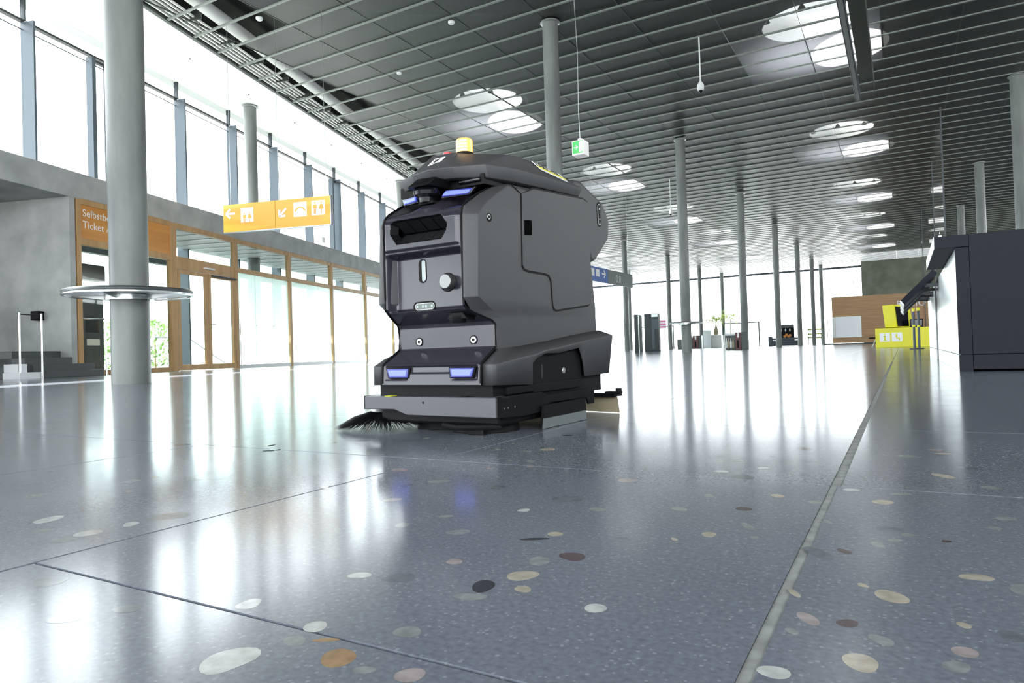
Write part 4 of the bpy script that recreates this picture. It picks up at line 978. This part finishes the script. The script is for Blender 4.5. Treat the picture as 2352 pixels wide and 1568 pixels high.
for sg in (-1, 1):
    o = shell_half(sg).build('side_shell', M['shell'], RB, bevel=.010, seg=3)
    # black seam between shell and fascia
    P = [(interp(US, z)*sg+.0*sg, interp(VS, z)-.001, z) for z in [.19,.258,.27,.32,.405,.42,.455,.475,.52,.6,.7,.8,.83,.85,.87,.90,.93]]
    MB().tube(P, .0045, 6).build('seam', M['black'], RB)
# skirt (wheel arch apron) on both sides and rear
def skirt(sg):
    bot = [(.022,.183),(.270,.172),(.276,.255),(.314,.274),(.379,.290),(.493,.289),(.681,.309),(.717,.253),(.732,.182),(.994,.186)]
    top = [(.022,.258),(.27,.285),(.276,.286),(.314,.290),(.379,.302),(.493,.312),(.681,.333),(.717,.337),(.732,.339),(1.050,.367)]
    inr = [(.118,.3145),(.27,.322),(.276,.323),(.314,.326),(.379,.332),(.493,.342),(.681,.362),(.717,.366),(.732,.368),(1.003,.392)]
    U_ = .296
    vs = []; m_ = len(bot)
    vs += [(sg*.239, .010, .183), (sg*.239, .012, .258), (sg*.239, .060, .285), (sg*.2385, .105, .312)]          # inner front edge
    vs += [(sg*(U_-.012), .008, .183), (sg*(U_-.012), .010, .258), (sg*(U_-.03), .058, .288), (sg*.243, .112, .314)]   # front face outer
    o0 = 8
    for (a, b_), (c_, d_), (e_, f_) in zip(bot, top, inr): vs += [(sg*U_, a, b_), (sg*U_, c_, d_), (sg*.243, e_, f_)]
    fs = [(0,4,5,1), (1,5,6,2), (2,6,7,3), (4,8,9,5), (5,9,6), (6,9,10,7)]
    for k in range(m_-1):
        a = o0+3*k; fs += [(a, a+3, a+4, a+1), (a+1, a+4, a+5, a+2)]
    a = o0+3*(m_-1); L0 = len(vs); vs += [(0, .994, .186), (0, 1.05, .367), (0, 1.003, .392)]
    fs += [(a, L0, L0+1, a+1), (a+1, L0+1, L0+2, a+2)]
    o = MB().add(vs, fs).build('skirt', M['shell'], RB, bevel=.009, seg=3)
    s_ = o.modifiers.new('thick', 'SOLIDIFY'); s_.thickness = .006; s_.offset = -1
    return o
for sg in (-1, 1): skirt(sg)
# side service door with a black plate as the grip hollow's shade, camera eye
DO = [(.243,.945),(.316,.926),(.308,.640),(.322,.624),(.358,.619),(.490,.619),(.520,.615),(.541,.596),(.552,.486),(.560,.474),(.581,.469),(.894,.504),(.918,.512),(.926,.532),(.944,.790),(.938,.985),(.926,1.000),(.875,1.008),(.411,.968)]
DI = DO
cxd = sum(p[0] for p in DO)/len(DO); czd = sum(p[1] for p in DO)/len(DO)
def grow(P, d):
    out = []; n = len(P)
    for i in range(n):
        a = Vector(P[i-1]); b_ = Vector(P[i]); c_ = Vector(P[(i+1) % n]); e1 = (b_-a).normalized(); e2 = (c_-b_).normalized()
        n1 = Vector((e1.y, -e1.x)); n2 = Vector((e2.y, -e2.x)); nn = (n1+n2); nn.normalize(); out.append((b_.x+nn.x*d, b_.y+nn.y*d))
    return out
ar = sum(DO[i-1][0]*DO[i][1]-DO[i][0]*DO[i-1][1] for i in range(len(DO)))
sgn = 1 if ar > 0 else -1
DOo = grow(DO, .003*sgn); DOi = grow(DO, -.004*sgn)
DOo = DOo[1:]; DOi = DOi[1:]       # door starts behind the front shell line
for sg in (-1, 1):
    d = empty('service_door', (0,0,0), 0, RB)
    MB().prism(DOo, sg*.2400, sg*.2412, 'x').build('door_gap', M['black'], d)
    MB().prism(DOi, sg*.2402, sg*.2450, 'x').build('door_panel', M['shell'], d, bevel=.0035, seg=3)
    MB().prism([(.326,.762),(.384,.769),(.389,.775),(.389,.828),(.384,.833),(.329,.825)], sg*.2420, sg*.2455, 'x').build('grip_shade', M['gripshade'], d, bevel=.003)  # flat plate, shade of the grip hollow put into its black
    e = empty('side_camera', (0,0,0), 0, RB)
    MB().cyl((.084, .798), .016, sg*.238, sg*.2425, 24, 'x').build('surround', M['black'], e); MB().cyl((.078, .799), .010, sg*.240, sg*.2445, 20, 'x').build('camera_ring', M['alu'], e, bevel=.001); MB().cyl((.078, .799), .006, sg*.242, sg*.2450, 16, 'x').build('lens', M['blackgloss'], e)
MB().tube([(.2405,.243,.952), (.2405,.316,.928), (.2405,.312,.76), (.2405,.308,.64)], .0018, 5).build('panel_line', M['black'], RB)
# rear tank hump
HP = [(.80,1.01),(.84,1.095),(.90,1.10),(1.141,1.037),(1.200,.985),(1.223,.957),(1.218,.905),(1.207,.855),(1.049,.735),(1.0,.72),(.95,.80),(.95,.97)]
hp = MB(); n = len(HP)
vs = []
for u, k in ((-.165, 1), (-.222, 0), (.222, 0), (.165, 1)):
    for (a, b_) in HP: 
        sx_ = a - .035*k if False else a; vs.append((u, 1.0+(a-1.0)*(1.0 if k else .985), .9+(b_-.9)*(1.0 if k else .97)))
fs = []
for q in range(3):
    for i in range(n): j = (i+1) % n; fs.append((q*n+i, q*n+j, (q+1)*n+j, (q+1)*n+i))
fs += [tuple(range(n)), tuple(range(3*n, 4*n))]
hp.add([( -.222, p[0], p[1]) for p in HP] + [(.222, p[0], p[1]) for p in HP], [tuple(range(n)), tuple(range(2*n-1, n-1, -1))] + [(i, (i+1) % n, (i+1) % n + n, i+n) for i in range(n)])
hp.build('rear_tank', M['shell'], RB, bevel=.016, seg=3)
for sg in (-1, 1):
    e = empty('rear_sensor', (0,0,0), 0, RB)
    def pv(c, hw, hh, x0, x1, nm, mt):
        MB().prism(slot(c, hw, hh, 0, '', 0), sg*x0, sg*x1, 'x').build(nm, mt, e, bevel=.001)
    pv((1.096, .968), .026, .062, .2215, .2235, 'recess', M['black']); pv((1.096, .968), .016, .052, .222, .2250, 'frame', M['alu']); pv((1.096, .968), .0135, .049, .2225, .2258, 'glass', M['sensorblack'])
    for z in (.995, .945): MB().cyl((1.096, z), .004, sg*.2250, sg*.2264, 10, 'x').build('lens', M['lens'], e)
# lid
Lr = [(0,.060,.968),(.10,.075,.966),(.215,.125,.958),(.234,.30,.972),(.236,.55,.990),(.234,.80,1.008),(.226,.87,1.020),(0,.90,1.02)]
Um = [(0,.035,1.005),(.10,.055,1.003),(.212,.112,1.008),(.248,.30,1.020),(.250,.55,1.034),(.250,.82,1.048),(.240,.885,1.060),(0,.93,1.07)]
Tp = [(0,.150,1.086),(.05,.160,1.088),(.150,.385,1.117),(.152,.46,1.123),(.155,.56,1.127),(.170,.86,1.110),(.165,.92,1.100),(0,.95,1.10)]
Tc = [(0,.20,1.098),(.02,.22,1.10),(.10,.40,1.124),(.10,.46,1.13),(.10,.56,1.135),(.10,.84,1.122),(.09,.90,1.112),(0,.93,1.112)]
def lid_half(sg):
    vs = []; 
    Lf = [(a, b_+.02, c_-.004) for a, b_, c_ in Lr]; Lf = [(max(0, a-.02) if a else 0, b_, c_) for a, b_, c_ in Lf]
    for ring in (Lf, Lr, Um, Tp, Tc): vs += [(sg*a, b_, c_) for a, b_, c_ in ring]
    n = 8; fs = []
    for q in range(4):
        for i in range(n-1): a = q*n+i; fs.append((a, a+1, a+n+1, a+n))
    fs += [tuple(4*n+i for i in range(n))]
    return vs, fs
mb = MB()
for sg in (-1, 1): mb.add(*lid_half(sg))
me_o = mb.build('lid', M['shell'], RB, bevel=0)
bm = bmesh.new(); bm.from_mesh(me_o.data); bmesh.ops.remove_doubles(bm, verts=bm.verts, dist=.0002); bmesh.ops.recalc_face_normals(bm, faces=bm.faces); bm.to_mesh(me_o.data); bm.free()
me_o.data.polygons.foreach_set('use_smooth', [True]*len(me_o.data.polygons))
b_m = me_o.modifiers.new('bevel', 'BEVEL'); b_m.width = .003; b_m.segments = 2; b_m.limit_method = 'ANGLE'; b_m.angle_limit = math.radians(14)
# console with emblem
cs = MB().add([(-.105,.075,1.020),(.045,.075,1.014),(.045,.14,1.088),(-.062,.14,1.092), (-.105,.30,1.03),(.09,.30,1.03),(.075,.30,1.105),(-.05,.30,1.105)],
     [(0,1,2,3),(7,6,5,4),(0,4,5,1),(1,5,6,2),(2,6,7,3),(3,7,4,0)]).build('console', M['shell'], RB, bevel=.006, seg=3)
em = empty('emblem', (0,0,0), 0, RB)
n_ = Vector((0, -.748, .663))   # console face normal
def onface(u, t, d=0): d += .004; return (u, .075+.065*t-.0*d-.8*d, 1.018+.072*t+.6*d)
MB().add([onface(-.043,.24,.001),(onface(.006,.24,.001)),(onface(.022,.68,.001)),(onface(-.027,.68,.001)), onface(-.043,.24,-.002),(onface(.006,.24,-.002)),(onface(.022,.68,-.002)),(onface(-.027,.68,-.002))],
     [(0,1,2,3),(7,6,5,4),(0,4,5,1),(1,5,6,2),(2,6,7,3),(3,7,4,0)]).build('plate', M['signwhite'], em)
mb = MB()
for k in range(3):
    t0 = .29+.09*k; uo = -.024+.0045*k
    for du, dt in ((-.007, .10), (.021, .14)):
        mb.add([onface(uo, t0, .0025), onface(uo+du, t0+dt, .0025), onface(uo+du, t0+dt+.045, .0025), onface(uo, t0+.045, .0025)], [(0,1,2,3)])
mb.build('chevron_mark', M['black'], em)
# beacon and emergency stop
bc = empty('beacon', (.030, .235, 1.100), 0, RB)
MB().cyl((0,0), .036, 0, .008, 28).build('base', M['black'], bc); MB().lathe([(.0345,.006),(.0345,.058),(.030,.064),(.001,.066)], n=32).build('amber_lens', M['amber'], bc, smooth=True)
for k in range(4):
    vs = []; fs = []; n = 9
    for i in range(n+1):
        t = math.radians(-128+90*i/n); c_, s_ = math.cos(t), math.sin(t)
        vs += [(.0346*c_, .0346*s_, .012+.012*k), (.0358*c_, .0358*s_, .015+.012*k), (.0346*c_, .0346*s_, .018+.012*k)]
    for i in range(n): j = 3*i; fs += [(j, j+3, j+4, j+1), (j+1, j+4, j+5, j+2)]
    MB().add(vs, fs).build('led_band', M['amberhot'], bc)
es_ = empty('emergency_stop', (-.040, .215, 1.095), 0, RB)
MB().cyl((0,0), .018, 0, .012, 20).build('collar', M['yellow'], es_); MB().lathe([(.012,.012),(.0185,.014),(.0185,.022),(.012,.026),(.001,.027)], n=20).build('button', M['red'], es_, smooth=True)
# side sticker on the lid
A_ = Vector((.1545, .52, 1.1265)); B_ = Vector((.1665, .80, 1.1145)); Cc = Vector((.2505, .78, 1.0475)); Dd = Vector((.2500, .55, 1.0350))
st_ = empty('sticker', (0,0,0), 0, RB)
ex_ = (B_-A_).normalized(); nn_ = (B_-A_).cross(Dd-A_).normalized(); nn_ = nn_ if nn_.x > 0 else -nn_
ey_ = nn_.cross(ex_).normalized(); 
if ey_.z < 0: ey_ = -ey_
def sp_(a, b_, d=.002): return tuple(A_ + ex_*a - ey_*b_ + nn_*(d+.001))
def quad(name, a0, a1, b0, b1, d, mt): return MB().add([sp_(a0,b0,d),sp_(a1,b0,d),sp_(a1,b1,d),sp_(a0,b1,d), sp_(a0,b0,d-.0015),sp_(a1,b0,d-.0015),sp_(a1,b1,d-.0015),sp_(a0,b1,d-.0015)], [(0,1,2,3),(7,6,5,4),(0,4,5,1),(1,5,6,2),(2,6,7,3),(3,7,4,0)]).build(name, mt, st_)
quad('label', .02, .26, .008, .078, .003, M['signwhite']); quad('yellow_band', .02, .26, .046, .060, .0045, M['yellow'])
mt_ = Matrix((ex_, ey_, nn_)).transposed().to_4x4()
tx = text('lettering', 'KÄRCHER', .046, M['black'], (0,0,0), (0,0,0), st_, .0004)
mt_.translation = Vector(sp_(.03, .041, .0036)); tx.matrix_local = mt_; 
# hanging camera under the upper face
e = empty('floor_camera', (0,0,0), 0, RB)
MB().prism([(.085,.425),(.105,.452),(.16,.452),(.180,.425)], .01, .07, 'y').build('bracket', M['black'], e, bevel=.004)
MB().lathe([(.001,.413),(.026,.413),(.034,.430),(.034,.440),(.001,.440)], (.125,.030), 20).build('housing', M['black'], e, smooth=True)
# waist locks
for u in (-.131, .134):
    e = empty('lock', (u, .112, .350), 0, RB)
    MB().cyl((0,0), .017, -.002, .003, 24, 'y').build('recess', M['black'], e); MB().cyl((.002,0), .0125, -.005, .0, 24, 'y').build('white_ring', M['signwhite'], e); MB().cyl((.002,0), .006, -.0062, -.004, 16, 'y').build('key_slot', M['black'], e); MB().box(-.001, .013, -.0062, -.004, -.001, .001).build('key_mark', M['black'], e)
# chassis behind the arch and under the body
MB().box(-.27, .27, .03, .95, .11, .26).build('chassis', M['black'], RB)
MB().box(.20, .275, .26, .74, .155, .30).build('wheel_cover', M['rubber'], RB, bevel=.01); MB().box(-.275, -.20, .26, .74, .155, .30).build('wheel_cover', M['rubber'], RB, bevel=.01)
MB().box(.2755, .278, .375, .379, .19, .245).build('light_slit', M['steel'], RB)
e = MB().cyl((.565, .215), .013, .272, .280, 20, 'x').build('axle_bolt', M['alu'], RB, bevel=.002)
MB().box(.22, .285, .30, .70, .135, .175).build('side_guard', M['rubber'], RB, bevel=.006)
for sg in (-1, 1):
    wv = empty('wheel', (sg*.20, .62, .10), 0, RB)
    MB().cyl((0,0), .10, -.03, .03, 28, 'x').build('tyre', M['rubber'], wv, bevel=.008); MB().cyl((0,0), .05, -.032, .032, 20, 'x').build('hub', M['alu'], wv)
# brush deck: front bumper bar, sub bar, side rail
MB().prism([(-.322,.141),(.316,.141),(.316,.068),(-.10,.070),(-.165,.090),(-.322,.089)], -.012, 0, 'y').build('front_bumper', M['bumper'], RB, bevel=.003)
MB().box(-.322, .316, 0, .07, .135, .141).build('bumper_top', M['bumper'], RB, bevel=.002)
MB().cyl((-.018, .119), .004, -.0135, -.011, 12, 'y').build('bumper_hole', M['black'], RB)
MB().prism([(-.295,.141),(.270,.141),(.232,.178),(-.295,.178)], .055, .075, 'y').build('sub_bumper', M['bumper'], RB, bevel=.002)
for x in (-.215, .15): MB().box(x, x+.03, -.008, .03, .1405, .1425).build('marker_label' if x < 0 else 'black_patch', M['yellow'] if x < 0 else M['black'], RB)
MB().box(.235, .262, .135, .20, .150, .174).build('yellow_tag', M['yellow'], RB)
MB().box(.15, .285, .11, .30, .141, .172).build('hose_bracket', M['rubber'], RB, bevel=.006)
for k in range(4): MB().cyl((.16+.025*k, .06+.02*k), .010, .141, .178, 12).build('hose_fitting', M['blackgloss'], RB, bevel=.003)
MB().prism([(-.012,.142),(-.012,.068),(.16,.060),(.36,.066),(.36,.094),(.70,.090),(.72,.060),(.775,.061),(.781,.126),(.76,.128),(.70,.128),(.36,.126),(.30,.141)], .306, .316, 'x').build('side_rail', M['black'], RB, bevel=.002)
MB().prism([(-.012,.142),(-.012,.089),(.16,.090),(.36,.094),(.70,.090),(.781,.126),(.70,.128),(.36,.126),(.30,.141)], -.322, -.314, 'x').build('side_rail', M['black'], RB, bevel=.002)
for v in (.03, .055, .10): MB().cyl((v, .10), .003, .315, .318, 8, 'x').build('rivet', M['alu'], RB)
MB().box(-.28, .29, .04, .75, .035, .11).build('brush_deck', M['black'], RB, bevel=.01)
MB().prism([(.275,.008),(.29,.090),(.65,.092),(.655,.0),(.62,-.0)][:4] + [(.60,.004)], .322, .334, 'x').build('side_squeegee_plate', M['rubber'], RB)
MB().prism([(.268,.002),(.278,.040),(.640,.040),(.640,.002)], .333, .341, 'x').build('side_squeegee_blade', M['signgrey'], RB)
for u, v, r in ((.13, .19, .13), (-.10, .25, .13)):
    e = empty('scrub_brush', (u, v, 0), 0, RB); MB().cyl((0,0), r*.94, .03, .06, 32).build('brush_plate', M['rubber'], e); MB().cyl((0,0), r, .002, .03, 40, r2=r*.96).build('bristle_ring', M['sensorblack'], e)
MB().tube([(.05,.02,.035),(.12,.01,.028),(.2,.02,.03),(.28,.06,.03)], .010, 8).build('corrugated_hose', M['rubber'], RB)
MB().box(.15, .22, .035, .055, .002, .02).build('front_roller', M['black'], RB)
# rear squeegee
sq = empty('rear_squeegee', (0,0,0), 0, RB)
MB().box(-.36, .36, .90, .935, .075, .095).build('beam', M['black'], sq, bevel=.004)
P = [(-.36+.72*k/16, .93+.05*math.sin(PI*k/16)) for k in range(17)]
mb = MB(); vs = []; fs = []
for a, b_ in P: vs += [(a, b_, .075), (a, b_+.02, .002), (a, b_+.004, .075), (a, b_+.026, .002)]
for k in range(16): i = 4*k; fs += [(i, i+4, i+5, i+1), (i+2, i+3, i+7, i+6), (i, i+2, i+6, i+4), (i+1, i+5, i+7, i+3)]
mb.add(vs, fs).build('squeegee_blade', M['tan'], sq)
MB().box(.33, .40, .86, .90, .095, .105).build('bumper_arm', M['black'], sq); MB().cyl((.39, .88), .014, .085, .12, 14).build('deflector_wheel', M['rubber'], sq)
MB().box(-.10, .10, .70, .92, .08, .12).build('squeegee_mount', M['black'], sq)
# side brush
sb = empty('side_brush', (-.335, .115, 0), 0, RB)
MB().lathe([(.001,.082),(.045,.080),(.052,.070),(.040,.062),(.001,.062)], n=28).build('hub', M['alu'], sb, smooth=True)
MB().tube([(0,0,.08),(.02,.03,.15)], .02, 10).build('drive_shaft', M['black'], sb)
random.seed(5); mb = MB()
for k in range(1300):
    a = random.uniform(0, 2*PI); r0 = random.uniform(.02, .048); r1 = random.uniform(.165, .205); da = random.uniform(-.10, .10)
    z0 = random.uniform(.060, .074); z1 = random.uniform(.001, .010)
    p = Vector((r0*math.cos(a), r0*math.sin(a), z0)); q = Vector((r1*math.cos(a+da), r1*math.sin(a+da), z1)); m_ = (p+q)/2 + Vector((0,0,random.uniform(.002,.012)))
    s_ = Vector((-math.sin(a), math.cos(a), 0))*.0011; up = Vector((0,0,.0011))
    mb.add([p-s_, p+s_, m_+s_, m_-s_, q], [(0,1,2,3), (3,2,4)])
    mb.add([p-up, p+up, m_+up, m_-up, q], [(0,1,2,3), (3,2,4)])
tag(mb.build('bristles', M['bristle'], sb), kind='stuff')
